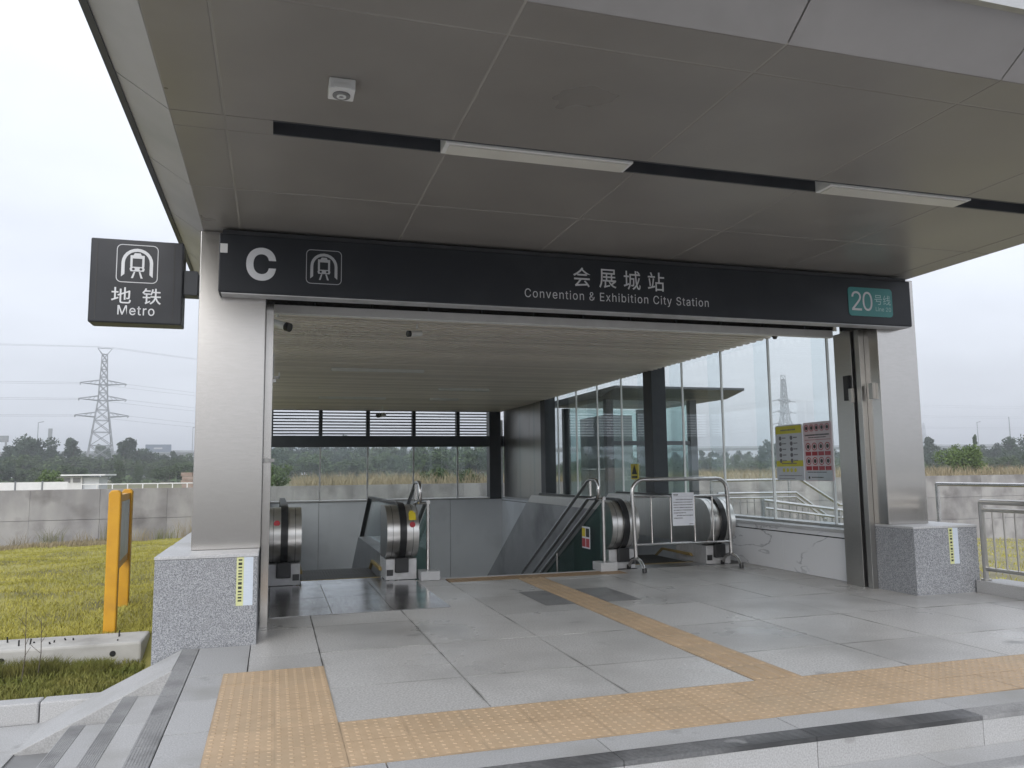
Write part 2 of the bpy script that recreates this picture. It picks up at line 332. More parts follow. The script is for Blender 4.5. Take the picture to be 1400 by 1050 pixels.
def structure(name, loc=(0, 0, 0)):
    o = bpy.data.objects.new(name, None); o.empty_display_size = 0.2; C.objects.link(o); put(o, loc); o['kind'] = 'structure'; return o
def copy_thing(src, loc, label=None, group=None):
    c = src.copy(); C.objects.link(c); c.location = loc; WL[c.name] = Vector(loc)
    if label: c['label'] = label
    if group: c['group'] = group
    for ch in list(src.children):
        d = ch.copy(); C.objects.link(d); d.parent = c
        for g in ch.children:
            e = g.copy(); C.objects.link(e); e.parent = d
    return c
def B(*a): return MB().box(*a)

FONT = None
try:                                                   # Blender's own interface face is closer to a sign grotesque than the default
    import os
    FONT = bpy.data.fonts.load(os.path.join(bpy.utils.system_resource('DATAFILES'), 'fonts', 'Inter.woff2'))
except Exception: FONT = None
def lettering(body, x0, x1, z0, z1, y, mat, parent, name='lettering', fatten=0.0, axis='y', spacing=1.0, label=None, split=False):
    """flat print made from a text curve, fitted to a rectangle facing -Y"""
    cu = bpy.data.curves.new(name, 'FONT'); cu.body = body; cu.size = 1; cu.space_character = spacing
    if FONT and ord(body[0]) < 0x2000: cu.font = FONT
    cu.offset = fatten; cu.resolution_u = 3
    t = bpy.data.objects.new(name, cu); C.objects.link(t); bpy.context.view_layer.update()
    me = bpy.data.meshes.new_from_object(t.evaluated_get(bpy.context.evaluated_depsgraph_get()))
    bpy.data.objects.remove(t)
    n = len(me.vertices); a = np.zeros(n * 3); me.vertices.foreach_get('co', a); a = a.reshape(-1, 3)
    lo, hi = a.min(0), a.max(0); q = (a - lo) / np.maximum(hi - lo, 1e-6)
    b = np.zeros_like(a)
    if axis == 'y': b[:, 0] = x0 + q[:, 0] * (x1 - x0); b[:, 1] = y
    else: b[:, 1] = x0 + q[:, 0] * (x1 - x0); b[:, 0] = y
    b[:, 2] = z0 + q[:, 1] * (z1 - z0)
    polys = [tuple(p.vertices) for p in me.polygons]; bpy.data.meshes.remove(me)
    groups = [polys]
    if split:                                              # one part per word: cut where the gap between letters is wide
        iv = sorted((min(b[list(p), 0]), max(b[list(p), 0])) for p in polys); cuts = []; hi_ = iv[0][1]
        for a_, c_ in iv:
            if a_ - hi_ > split: cuts.append((a_ + hi_) / 2)
            hi_ = max(hi_, c_)
        cuts = [-1e9] + cuts + [1e9]
        groups = [[p for p in polys if lo_ < b[p[0], 0] < hi2] for lo_, hi2 in zip(cuts, cuts[1:])]
    for gp in groups:
        use = sorted({i for p in gp for i in p}); mp = {i: k for k, i in enumerate(use)}; loc = b[use].mean(0)
        m2 = bpy.data.meshes.new(name); m2.from_pydata([tuple(b[i] - loc) for i in use], [], [tuple(mp[i] for i in p) for p in gp]); m2.materials.append(mat); m2.update()
        o = bpy.data.objects.new(name, m2); C.objects.link(o); put(o, loc, parent)
        if label: o['label'] = label
    return o
def arc(cx, cz, r, a0, a1, n=10): return [(cx + r * math.cos(a0 + (a1 - a0) * i / n), cz + r * math.sin(a0 + (a1 - a0) * i / n)) for i in range(n + 1)]
def round_rect(x0, x1, z0, z1, r, n=5):
    return (arc(x1 - r, z0 + r, r, -PI / 2, 0, n) + arc(x1 - r, z1 - r, r, 0, PI / 2, n) + arc(x0 + r, z1 - r, r, PI / 2, PI, n) + arc(x0 + r, z0 + r, r, PI, 1.5 * PI, n))
def loop_band(mb, outer, inner, y0, y1):
    n = len(outer)
    vs = [(p[0], y0, p[1]) for p in outer] + [(p[0], y0, p[1]) for p in inner] + [(p[0], y1, p[1]) for p in inner] + [(p[0], y1, p[1]) for p in outer]
    fs = [(k * n + i, k * n + (i + 1) % n, ((k + 1) % 4) * n + (i + 1) % n, ((k + 1) % 4) * n + i) for k in range(4) for i in range(n)]
    mb.add(vs, fs); return mb

# ================================================================ SETTING
def lawn_z(x, y):
    if x < 0.5:
        k = [(6.9, -0.33), (7.9, -0.31), (8.5, -0.14), (11, -0.08), (16, -0.16), (22, -0.42), (28.4, -0.74)]
        for (a, za), (b, zb) in zip(k, k[1:]):
            if y <= b: z = za + (zb - za) * max(0, (y - a) / (b - a)); break
        else: z = k[-1][1]
        z -= 0.03 * max(0, -x - 4)
    else: z = -0.45 - 0.062 * max(0, x - 8)
    if x < 0 and y > 8.4: z += 0.022 * math.sin(x * 4.3 + 2 * math.sin(y * 1.9)) * math.sin(y * 3.1 + 2 * math.sin(x * 2.3)) * min(1, (y - 8.4) * 2)
    return z + 0.05 * math.sin(x * 1.7 + y * .6) * math.sin(y * 1.1 - x * .4) * min(1, max(0, (y - 8) / 4))

# open country: one sheet to the horizon, a metre lower under the station so that nothing pokes through
MB().quad((-3500, 28.31, 0.3), (3500, 28.31, 0.3), (3500, 4500, 0.3), (-3500, 4500, 0.3)).build('ground', field)['kind'] = 'structure'
MB().quad((-3500, -600, -1.1), (3500, -600, -1.1), (3500, 6.7, -1.1), (-3500, 6.7, -1.1)).build('near_ground', field)['kind'] = 'structure'

# lawn round the station
mb = MB(); idx = {}
xs = [-45 + i * 1.0 for i in range(31)] + [-14 + .2 * (i + 1) for i in range(66)] + [-.8 + .6 * (i + 1) for i in range(100)]; ys = [6.97 + i * 0.17525 for i in range(121)]
def lv(i, j):
    if (i, j) not in idx: idx[i, j] = len(mb.v); mb.v.append((xs[i], ys[j], lawn_z(xs[i], ys[j])))
    return idx[i, j]
for i in range(len(xs) - 1):
    for j in range(120):
        xm, ym = (xs[i] + xs[i + 1]) / 2, (ys[j] + ys[j + 1]) / 2
        if -0.7 < xm < 7.2 and ym < 23.1: continue
        mb.f.append((lv(i, j), lv(i + 1, j), lv(i + 1, j + 1), lv(i, j + 1)))
lo = mb.build('lawn', soil, smooth=True); lo['kind'] = 'structure'; lo.data.materials.append(soil_right)
for p_ in lo.data.polygons:
    if p_.center.x + lo.location.x > 7: p_.material_index = 1

# pavement in front, at the foot of the steps
pav = B(-14, 16, -14, 6.79, -0.75, -0.462).build('pavement', pave_m); pav['kind'] = 'structure'
MB().box(-60, 60, -40, -2.5, -0.75, -0.458).build('road', M('unseen_asphalt', (0.05, 0.048, 0.045), (0.075, 0.072, 0.068), scale=30, rough=0.9, stain=(0.10, 0.09, 0.075), stain_scale=.4))['kind'] = 'structure'  # unseen road added behind the camera to darken the columns' reflections
slab = B(-0.396, 0.396, -0.296, 0.296, 0, 0.012).mesh('paving_slab', granite_step)
for i in range(6):
    for j in range(6):
        inst('paving_slab', slab, (-1.99 - 0.8 * i, 6.49 - 0.6 * j, -0.462), pav)

# kerb in front of the lawn
kb = structure('kerb', (-3, 6.88, -0.45))
for i in range(6):
    x1 = -1.2 - 0.42 if i else -1.2
    a, b = (-1.62, -1.15) if i == 0 else (-1.62 - 1.0 * i, -0.624 - 1.0 * i)
    B(a + .002, b - .002, 6.8, 6.965, -0.46, -0.30).build('kerb_stone', granite_step, kb, bevel=0.012)

# platform with granite and tactile tiles
PX0, PX1, PY0, PY1 = -0.65, 7.27, 3.55, 10.15
plat = structure('platform', (3.3, 7, -0.45))
for k in range(8):
    xa = -0.53 + 1.06 * k; B((xa if k else PX0) + .002, min(xa + 1.058, PX1), PY0, PY0 + .03, -.155, -.0215).build('riser_stone', granite_step, plat) if xa < PX1 else None
for k in range(3): B(PX0, PX0 + .03, 3.582 + .85 * k, 3.582 + .85 * (k + 1) - .003, -.155, -.0215).build('riser_stone', granite_step, plat)
MB().box(PX0 + .031, PX1, PY0 + .031, PY1, -0.62, -0.0225).build('platform_slab', mortar, plat)
TILE = {}
def tile(x0, x1, y0, y1, mat, name='granite_tile', g=0.0036, z=0.0, par=None):
    w, d = round(x1 - x0, 3), round(y1 - y0, 3); k = (name, w, d, mat.name)
    if k not in TILE: TILE[k] = B(-w / 2 + g, w / 2 - g, -d / 2 + g, d / 2 - g, -0.016, 0).mesh(name, mat)
    return inst(name, TILE[k], ((x0 + x1) / 2, (y0 + y1) / 2, z + rnd.uniform(-.0012, .0012)), par or plat)
cols = [0.36, 1.23, 2.10, 2.98]; colsr = [3.33, 4.20, 5.07, 5.94, 6.81, 7.27]
rows = [4.58, 5.30, 6.36, 7.42, 8.48, 9.54, 10.15]
for y0, y1 in zip(rows, rows[1:]):
    for x0, x1 in zip(cols, cols[1:]): tile(x0, x1, y0, y1 if not (y1 > 10 and x0 > 1.9) else 9.54 + .22, granite_floor)
    for x0, x1 in zip(colsr, colsr[1:]): tile(x0, x1, y0, y1, granite_floor)
for y0, y1 in zip([5.9, 6.36, 7.42, 8.48, 9.54], [6.36, 7.42, 8.48, 9.54, 10.15]): tile(-0.15, 0.36, y0, y1, granite_floor)
tile(-0.53, -0.15, 5.9, 6.82, granite_step)
for y0, y1 in zip([3.75, 4.65, 5.30, 5.9], [4.65, 5.30, 5.9, 6.83]): 
    tile(-0.53, -0.30, y0, y1 if y1 < 5.91 else 5.9, granite_step) if y0 < 5.9 else None
x = -0.53
while x < PX1 - .01:
    tile(x, min(x + 1.06, PX1), 3.688, 3.895, granite_step, 'edge_stone'); x += 1.06

# tactile paving: domed warning tiles and ribbed guiding tiles
def domed(mat, n=6, w=0.34):
    m = B(-w / 2 + .0025, w / 2 - .0025, -w / 2 + .0025, w / 2 - .0025, -0.016, 0.002)
    p = w / n
    for i in range(n):
        for j in range(n):
            cx, cy = -w / 2 + p * (i + .5), -w / 2 + p * (j + .5)
            a = [(math.cos(PI / 3 * k), math.sin(PI / 3 * k)) for k in range(6)]
            m.add([(cx + .014 * u, cy + .014 * v, .0021) for u, v in a] + [(cx + .009 * u, cy + .009 * v, .0050) for u, v in a],
                  [(6, 7, 8, 9, 10, 11)] + [(k, (k + 1) % 6, 6 + (k + 1) % 6, 6 + k) for k in range(6)])
    return m.mesh('tactile_tile', mat)
def ribbed(mat, w=0.35, d=0.35):
    m = B(-w / 2 + .0025, w / 2 - .0025, -d / 2 + .0025, d / 2 - .0025, -0.016, 0.002)
    for i in range(4):
        cx = -w / 2 + w / 4 * (i + .5)
        m.add([(cx - .018, -d / 2 + .02, .0021), (cx + .018, -d / 2 + .02, .0021), (cx + .018, d / 2 - .02, .0021), (cx - .018, d / 2 - .02, .0021),
               (cx - .010, -d / 2 + .03, .007), (cx + .010, -d / 2 + .03, .007), (cx + .010, d / 2 - .03, .007), (cx - .010, d / 2 - .03, .007)],
              [(4, 5, 6, 7), (0, 1, 5, 4), (1, 2, 6, 5), (2, 3, 7, 6), (3, 0, 4, 7)])
    return m.mesh('guiding_tile', mat)
dome = domed(tactile); dome_worn = domed(tactile_dark); rib = ribbed(tactile)
for j in range(2):
    for i in range(21): inst('tactile_tile', dome, (0.36 + .17 + .3425 * i * 0.98 + .002, 3.90 + .17 + .34 * j, rnd.uniform(-.001, .001)), plat)
for j in range(6):
    for i in range(2): inst('tactile_tile', dome, (-0.30 + .165 + .33 * i, 3.9 + .1675 + .335 * j, rnd.uniform(-.001, .001)), plat)
for k in range(15): inst('guiding_tile', rib, (3.155, 4.58 + .175 + .351 * k, rnd.uniform(-.001, .001)), plat)
for i in range(7): inst('tactile_tile', dome_worn, (2.12 + .17 + .34 * i, 9.76 + .17, 0), plat)
# ground frame of the floor hatch beside the guiding strip
for x0, x1 in ((2.66, 2.975), (3.335, 3.72)): B(x0, x1, 7.75, 8.68, 0.0025, 0.0045).build('floor_hatch', hatch_m, plat)
# anti-slip bands, edge and steps
def band(x0, x1, y0, y1, z, par, mat=granite_band, along='y'):
    m = B(x0, x1, y0, y1, z - .02, z + .002); n = 8
    for i in range(n):
        if along == 'y':
            c = x0 + (x1 - x0) * (i + .5) / n; w = (x1 - x0) / n * .28; m.box(c - w, c + w, y0, y1, z + .002, z + .0038)
        else:
            c = y0 + (y1 - y0) * (i + .5) / n; w = (y1 - y0) / n * .28; m.box(x0, x1, c - w, c + w, z + .002, z + .0038)
    return m.build('anti_slip_band', mat, par)
for y0, y1 in zip([3.55, 4.5, 5.45], [4.495, 5.445, 6.10]): band(-0.65, -0.532, y0, y1, 0, plat)
band(-0.65, -0.532, 6.105, 6.82, 0, plat)
for x0 in np.arange(-0.53, 7.2, 1.06): band(x0 + .002, min(x0 + 1.058, PX1), 3.55, 3.686, 0, plat, granite_wet if x0 < 3.1 else granite_band, 'x')

steps = structure('stair_steps', (3, 3.2, -0.45))
def step(n):
    z = -0.15 * n; o = -0.31 * n; i_ = -0.31 * (n - 1)
    xo, xi, yo, yi = -0.65 + o, -0.65 + i_, 3.55 + o, 3.55 + i_
    x = xo
    while x < PX1 - .02:                                   # front flight
        B(x + .002, min(x + 1.058, PX1), yo, yi - .002, z - .16, z).build('step_stone', granite_step, steps, bevel=.004)
        B(x + .002, min(x + 1.058, PX1), yo + .03, yo + .12, z + .001, z + .004).build('anti_slip_band', granite_band, steps); x += 1.06
    y = yi
    while y < 6.0:                                         # flight on the left
        y1 = min(y + .95, 6.12)
        B(xo, xi - .002, y + .002, y1 - .002, z - .16, z).build('step_stone', granite_step, steps, bevel=.004)
        band(xo + .005, xo + .10, y + .002, y1 - .002, z, steps); y += .95
step(1); step(2)
# sloping granite cheek that closes the left flight
ck = MB().prism([(-0.652, 0.006), (-0.652, -0.5), (-1.66, -0.5), (-1.66, -0.455), (-1.58, -0.442)], 'y', 6.12, 6.825).build('stair_cheek', granite_step, bevel=.006); ck['kind'] = 'structure'

# ================================================================ STATION BUILDING
roof = thing('entrance_canopy', 'large flat grey metal canopy over the station entrance with sloping edges', 'canopy', (3.15, 12, 3.5))
ZC, ZE = 3.5, 3.7
XL, XR, YF, YB = -0.64, 6.95, 3.25, 23.3
jx = [XL, -0.33, 1.067, 2.464, 3.86, 5.257, 6.65, XR]
jy = [YF, 3.55, 4.85]
G = 0.006
def cpanel(x0, x1, y0, y1):
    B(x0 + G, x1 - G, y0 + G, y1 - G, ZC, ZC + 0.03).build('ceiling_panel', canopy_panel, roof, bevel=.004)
SY0, SY1 = 4.85, 5.06                                     # light trough
for x0, x1 in zip(jx, jx[1:]):
    cpanel(x0, x1, YF, 3.55); cpanel(x0, x1, 3.55, SY0); 
    cpanel(x0, x1, SY1, 6.14); cpanel(x0, x1, 6.14, 7.44)
    cpanel(x0, x1, 7.44, 8.0)
for x0, x1 in ((XL, -0.33), (-0.33, -0.05)): B(x0 + G, x1 - (G if x1 < -.2 else 0), SY0 + G * 0, SY1, ZC, ZC + .03).build('ceiling_panel', canopy_panel, roof)
# sealant behind the joints
MB().box(XL, XR, YF, SY0 - .004, ZC + .003, ZC + .05).box(XL, XR, SY1 + .004, 8.0, ZC + .003, ZC + .05).box(XL, -.07, SY0 - .004, SY1 + .004, ZC + .003, ZC + .05).build('joint_sealant', sealant, roof)
tr = MB(); tr.box(-.05, XR, SY0 - .001, SY0 + .012, ZC + .001, ZC + .17).box(-.05, XR, SY1 - .012, SY1 + .001, ZC + .001, ZC + .17).box(-.05, XR, SY0, SY1, ZC + .17, ZC + .18).box(-.06, -.05, SY0, SY1, ZC + .002, ZC + .17)
tr.build('light_trough', trim_dark, roof)
B(-.02, XR, SY0 + .06, SY0 + .11, ZC + .10, ZC + .13).build('cable_tray', black_plastic, roof)
# bevelled edges: left, right and front, mitred at the corners
def slope(a, b, c, d, par=roof):
    a, b, c, d = map(Vector, (a, b, c, d)); n = (b - a).cross(d - a).normalized() * .025
    if n.z < 0: n = -n
    m = MB().add([a, b, c, d, a + n, b + n, c + n, d + n], [(0, 1, 2, 3), (7, 6, 5, 4), (0, 4, 5, 1), (1, 5, 6, 2), (2, 6, 7, 3), (3, 7, 4, 0)])
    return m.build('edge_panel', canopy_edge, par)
EW = 0.30
ey = [YF, 3.55, 4.85, 6.14, 7.44] + [7.44 + 1.3 * k for k in range(1, 12)] + [YB]
for i, (y0, y1) in enumerate(zip(ey, ey[1:])):
    yo = y0 - EW if i == 0 else y0 + G
    slope((XL, y0 + G, ZC), (XL, y1 - G, ZC), (XL - EW, y1 - G, ZE), (XL - EW, yo, ZE))
    slope((XR, y0 + G, ZC), (XR, y1 - G, ZC), (XR + EW, y1 - G, ZE), (XR + EW, yo, ZE))
for i, (x0, x1) in enumerate(zip(jx, jx[1:])):
    xa = x0 - EW if i == 0 else x0 + G; xb = x1 + EW if i == len(jx) - 2 else x1 - G
    slope((x0 + G, YF, ZC), (x1 - G, YF, ZC), (xb, YF - EW, ZE), (xa, YF - EW, ZE))
ex0, ex1, ey0 = XL - EW, XR + EW, YF - EW
MB().box(ex0 + .02, ex1 - .02, ey0 + .02, YB, ZE + .03, ZE + .30).build('roof_deck', roof_sheet, roof)
MB().box(ex0 + .3, ex1 - .3, ey0 + .3, YB - .3, ZC + .19, ZE + .03).build('roof_core', dark_void, roof)
MB().box(ex0 - .035, ex0 + .004, ey0, YB, ZE - .012, ZE + .32).build('edge_trim', trim_dark, roof)
MB().box(ex1 - .004, ex1 + .035, ey0, YB, ZE - .012, ZE + .32).build('edge_trim', trim_dark, roof)
MB().box(ex0 - .03, ex1 + .03, ey0 - .035, ey0 + .004, ZE - .012, ZE + .32).build('edge_trim', steel_dark, roof)

# ceiling lights set in the trough (switched off)
for k, (x0, x1) in enumerate(((1.03, 2.37), (4.01, 5.36))):
    o = thing('ceiling_light', ['long pale ceiling light in the dark trough, nearer the metro pole sign', 'long pale ceiling light in the dark trough, nearer the teal line badge'][k], 'ceiling light', ((x0 + x1) / 2, 4.96, 3.47), 'linear lights of the canopy')
    MB().box(x0, x1, SY0 + .015, SY1 - .015, 3.487, 3.60).build('housing', white_paint, o, bevel=.004)
    B(x0 + .03, x1 - .03, SY0 + .035, SY1 - .035, 3.478, 3.4865).build('diffuser', white_lamp, o)
o = thing('ceiling_speaker', 'small square white speaker with a round grille under the canopy', 'speaker', (.315, 4.28, 3.42))
B(.245, .385, 4.2, 4.34, 3.435, 3.5).build('housing', white_paint, o, bevel=.006)
MB().disc((.315, 4.27, 3.435), .048, 'z', .008, 20).build('grille', grey_plastic, o)
MB().ring((.315, 4.27, 3.434), .026, .014, 'z', .012).build('cone', white_paint, o)
B(.27, .36, 4.19, 4.2, 3.44, 3.46).build('clip', white_paint, o)

# granite plinths and steel columns
def plinth(x0, x1, y0, lab, sx, sy, z0):
    o = thing('granite_plinth', lab, 'plinth', ((x0 + x1) / 2, 7.4, 0), 'granite plinths under the columns')
    B(x0, x1, y0, 7.9, z0, .69).build('block', granite_plinth, o, bevel=.004)
    B(x0 - .004, x1 + .004, y0 - .004, 7.9, .692, .716).build('cap', granite_cap, o, bevel=.003)
    s = B(sx, sx + .127, sy - .002, sy - .0005, .31, .69).build('sticker', pale_blue, o)
    B(sx, sx + .055, sy - .0035, sy - .002, .31, .69).build('yellow_half', pale_yellow, s)
    m = MB(); z = .675
    q = random.Random(int(x0 * 10))
    while z > .33:
        h = q.choice([.008, .012, .012, .02]); m.box(sx + .014, sx + .042, sy - .005, sy - .0035, z - h, z); z -= h + q.choice([.012, .014, .018])
    m.build('print', dark_print, s)['kind'] = 'stuff'
    return o
plinth(-0.88, -0.11, 6.83, 'speckled grey granite plinth at the top of the side steps, with a striped sticker', -.272, 6.83, -0.5)
plinth(6.515, 7.36, 6.94, 'speckled grey granite plinth beside the tubular front railing, with a striped sticker', 6.972, 6.94, -0.3)
for x0, x1, lab in ((-0.66, -0.10, 'square brushed steel column carrying the end of the sign with the letter C'), (6.51, 7.05, 'square brushed steel column carrying the end of the sign with the line number')):
    o = thing('steel_column', lab, 'column', ((x0 + x1) / 2, 7.6, .716), 'brushed steel columns')
    B(x0, x1, 7.28, 7.9, .717, 3.497).build('shaft', steel, o, bevel=.006)

# roller shutter: guides, bottom bar, lintel
sh = thing('roller_shutter', 'open steel roller shutter with guide rails and a white bottom bar across the entrance', 'shutter', (3.2, 7.7, 0))
for s, xa, in ((1, -0.098), (-1, 6.508)):
    g = MB()
    g.box(xa, xa + s * .068, 7.50, 7.575, 0, 2.94); g.box(xa, xa + s * .068, 7.64, 7.93, 0.0, 2.94)
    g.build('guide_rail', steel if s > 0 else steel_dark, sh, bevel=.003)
    B(xa, xa + s * .02, 7.576, 7.639, 0.02, 2.94).build('guide_slot', black_plastic, sh)
B(-.098, 6.508, 7.285, 7.345, 2.925, 2.945).build('lintel_rail', steel, sh)
B(-.098, 6.508, 7.35, 7.92, 3.13, 3.17).build('slot_shade_board', dark_void, sh)  # solid dark board in place of the shaded slot
B(-.025, 6.435, 7.45, 7.49, 3.02, 3.05).build('curtain_rail', steel_dark, sh)
sm = thing('smoke_curtain', 'brown mirror smoke curtain with a pale bottom bar hanging in front of the slatted ceiling', 'smoke curtain', (3.2, 7.96, 2.91))
B(-.14, 6.52, 7.955, 7.97, 3.0, 3.085).build('panel', M('brown_mirror', (0.42, 0.37, 0.31), (0.36, 0.315, 0.265), scale=1.2, rough=0.12, metal=1.0), sm)
B(-.14, 6.52, 7.955, 7.985, 3.086, 3.49).build('gap_shade_strip', dark_void, sm)  # black strip painted in for the dark gap above the mirror panel
B(-.03, 6.44, 7.925, 7.995, 2.912, 3.0).build('bottom_bar', white_paint, sm, bevel=.006)
for k in range(11): B(.35 + .57 * k, .362 + .57 * k, 7.93, 7.95, 3.0, 3.4).build('hanger', black_plastic, sm)
o = thing('shutter_sensor', 'small white sensor bracket on the left shutter guide, level with the sign arm', 'sensor', (0, 7.98, 2.3))
MB().box(-.06, -.02, 7.94, 7.97, 2.28, 2.52).box(-.02, .035, 7.94, 7.97, 2.27, 2.295).box(.022, .035, 7.94, 7.97, 2.27, 2.33).build('bracket', white_paint, o)
MB().box(-.05, .0, 7.94, 7.965, 2.235, 2.265).build('contact', steel_dark, o)
o = thing('shutter_latch', 'small steel latch on the left shutter guide at waist height above the plinth', 'latch', (-.05, 7.5, 1.45))
MB().box(-.1, -.0, 7.46, 7.497, 1.462, 1.49).build('bar', alu, o); MB().box(-.085, -.05, 7.45, 7.458, 1.455, 1.50).build('knob', steel_dark, o)
o = thing('shutter_motor_lock', 'dark lock box on the right shutter jamb near the steel column', 'lock', (6.42, 7.6, 2.1))
MB().box(6.40, 6.44, 7.66, 7.75, 2.13, 2.42).build('box', black_plastic, o); MB().box(6.375, 6.44, 7.6, 7.64, 2.1, 2.26).build('lever', steel_dark, o)
MB().box(6.47, 6.51, 7.36, 7.42, 2.12, 2.3).build('switch', steel_dark, o)

# ---------------------------------------------------------------- station sign
sg = thing('station_sign', 'long charcoal sign board with the letter C, a train emblem and the station name', 'sign', (3.1, 7.18, 2.92))
B(-.495, 6.84, 7.10, 7.275, 2.915, 3.435).build('board', sign_dark, sg, bevel=.012)
B(-.47, 6.82, 7.14, 7.275, 3.436, 3.475).build('top_bar', trim_dark, sg)
B(-.47, 6.82, 7.112, 7.272, 2.906, 2.9145).build('underside_strip', alu, sg)  # pale strip along the underside of the board
YS = 7.0965
lettering('C', -.27, -.02, 3.03, 3.325, YS, white_print, sg, fatten=.028)
def emblem(x0, x1, z0, z1, y, par, mat=white_print, t=.002):
    """rounded square holding a tunnel arch and a train front"""
    w, h = x1 - x0, z1 - z0; X = lambda u: x0 + u * w; Zf = lambda v: z0 + v * h
    e = loop_band(MB(), round_rect(x0, x1, z0, z1, .13 * w), round_rect(x0 + .018 * w, x1 - .018 * w, z0 + .018 * h, z1 - .018 * h, .115 * w), y - t, y).build('emblem', mat, par)
    cx = X(.5)
    def archpts(ro, n=12): return [(cx + ro * w * math.cos(a), Zf(.52) + ro * h * math.sin(a)) for a in [PI * i / n for i in range(n + 1)]]
    o_, i_ = archpts(.38), archpts(.30)
    outer = [(cx + .38 * w, Zf(.15))] + o_ + [(cx - .38 * w, Zf(.15))]; inner = [(cx + .30 * w, Zf(.22))] + i_ + [(cx - .30 * w, Zf(.22))]
    m = MB()
    for k in range(len(outer) - 1): m.prism([outer[k], outer[k + 1], inner[k + 1], inner[k]], 'y', y - t, y)
    m.build('tunnel_arch', mat, e)
    m = MB()
    m.prism([(X(.34), Zf(.30)), (X(.66), Zf(.30)), (X(.68), Zf(.36)), (X(.66), Zf(.42)), (X(.34), Zf(.42)), (X(.32), Zf(.36))], 'y', y - t, y)
    m.box(X(.33), X(.385), y - t, y, Zf(.42), Zf(.72)); m.box(X(.615), X(.67), y - t, y, Zf(.42), Zf(.72))
    m.box(X(.385), X(.615), y - t, y, Zf(.64), Zf(.72))
    m.prism([(X(.40), Zf(.72)), (X(.60), Zf(.72)), (X(.57), Zf(.78)), (X(.43), Zf(.78))], 'y', y - t, y)
    m.prism([(X(.36), Zf(.12)), (X(.41), Zf(.12)), (X(.46), Zf(.29)), (X(.42), Zf(.29))], 'y', y - t, y)
    m.prism([(X(.64), Zf(.12)), (X(.59), Zf(.12)), (X(.54), Zf(.29)), (X(.58), Zf(.29))], 'y', y - t, y)
    m.build('train', mat, e)
    m = MB(); 
    for u in (.41, .59): m.disc((X(u), y - t, Zf(.36)), .035 * w, 'y', .001, 10)
    m.build('headlights', sign_dark, e)
    return e
emblem(.235, .545, 3.03, 3.34, YS + .003, sg, grey_print)
for ch, xa in zip('会展城站', (2.77, 3.045, 3.31, 3.575)): lettering(ch, xa, xa + .185, 3.145, 3.34, YS, white_print, sg, fatten=.004)
lettering('Convention & Exhibition City Station', 2.27, 4.26, 2.99, 3.10, YS, white_print, sg, fatten=.0, spacing=1.12, split=.032)
bd = MB().prism(round_rect(5.99, 6.575, 3.005, 3.325, .04), 'y', 7.092, 7.0995).build('line_badge', teal, sg)
lettering('2', 6.03, 6.16, 3.065, 3.28, 7.0905, white_print, bd); lettering('0', 6.175, 6.305, 3.065, 3.28, 7.0905, white_print, bd)
lettering('号', 6.335, 6.435, 3.14, 3.25, 7.0905, pale_teal, bd); lettering('线', 6.45, 6.55, 3.14, 3.25, 7.0905, pale_teal, bd)
lettering('Line 20', 6.345, 6.55, 3.068, 3.115, 7.0905, pale_teal, bd, split=.010)
B(-.485, -.425, 7.093, 7.0995, 3.26, 3.34).build('tape_patch', white_paint, sg)

# hanging metro box sign at the left column
ms = thing('metro_sign', 'charcoal box sign reading Metro, held out on an arm from the left column', 'sign', (-1.2, 7.63, 2.7))
B(-1.585, -.825, 7.55, 7.78, 2.69, 3.445).build('box', sign_dark, ms, bevel=.012)
for xa in (-1.535, -.905): B(xa, xa + .008, 7.5475, 7.5495, 2.72, 3.42).build('seam', black_plastic, ms)
B(-.824, -.70, 7.58, 7.75, 2.975, 3.2).build('arm', sign_edge, ms, bevel=.006)
B(-.70, -.662, 7.6, 7.73, 3.0, 3.17).build('flange', trim_dark, ms)
emblem(-1.375, -1.035, 3.055, 3.40, 7.5495, ms)
lettering('地', -1.405, -1.245, 2.865, 3.01, 7.5465, white_print, ms, fatten=.006)
lettering('铁', -1.155, -1.0, 2.865, 3.01, 7.5465, white_print, ms, fatten=.006)
lettering('Metro', -1.35, -1.05, 2.762, 2.848, 7.5465, white_print, ms, fatten=.005, spacing=1.1)

# ---------------------------------------------------------------- slatted ceiling inside
sc_ = thing('slatted_ceiling', 'warm grey slatted metal ceiling over the escalators', 'ceiling', (3.2, 15, 3.13))
slm = B(-3.325, 3.325, -.034, .034, 0, .10).mesh('slat', slat_metal)
for k in range(88): inst('slat', slm, (3.175, 8.12 + .168 * k, 3.13), sc_)
B(-.15, 6.55, 8.0, 22.95, 3.30, 3.32).build('backing', dark_void, sc_)
for k in range(6):
    B(.3 + 1.2 * k, .34 + 1.2 * k, 8.05, 22.9, 3.231, 3.27).build('carrier', black_plastic, sc_)
for x0, x1, y, lab in ((.89, 2.47, 13.56, 'nearest thin strip light in the slatted ceiling'), (3.3, 4.4, 16.4, 'thin strip light in the slatted ceiling, middle of the three rows'),
                       (.95, 2.5, 18.72, 'thin strip light in the slatted ceiling, far row on the left'), (3.55, 4.25, 18.72, 'short strip light in the slatted ceiling, far row on the right')):
    o = thing('strip_light', lab, 'strip light', ((x0 + x1) / 2, y, 3.11), 'strip lights of the slatted ceiling')
    B(x0, x1, y - .024, y + .024, 3.075, 3.16).build('housing', white_paint, o); B(x0 + .02, x1 - .02, y - .018, y + .018, 3.069, 3.0745).build('diffuser', white_lamp, o)

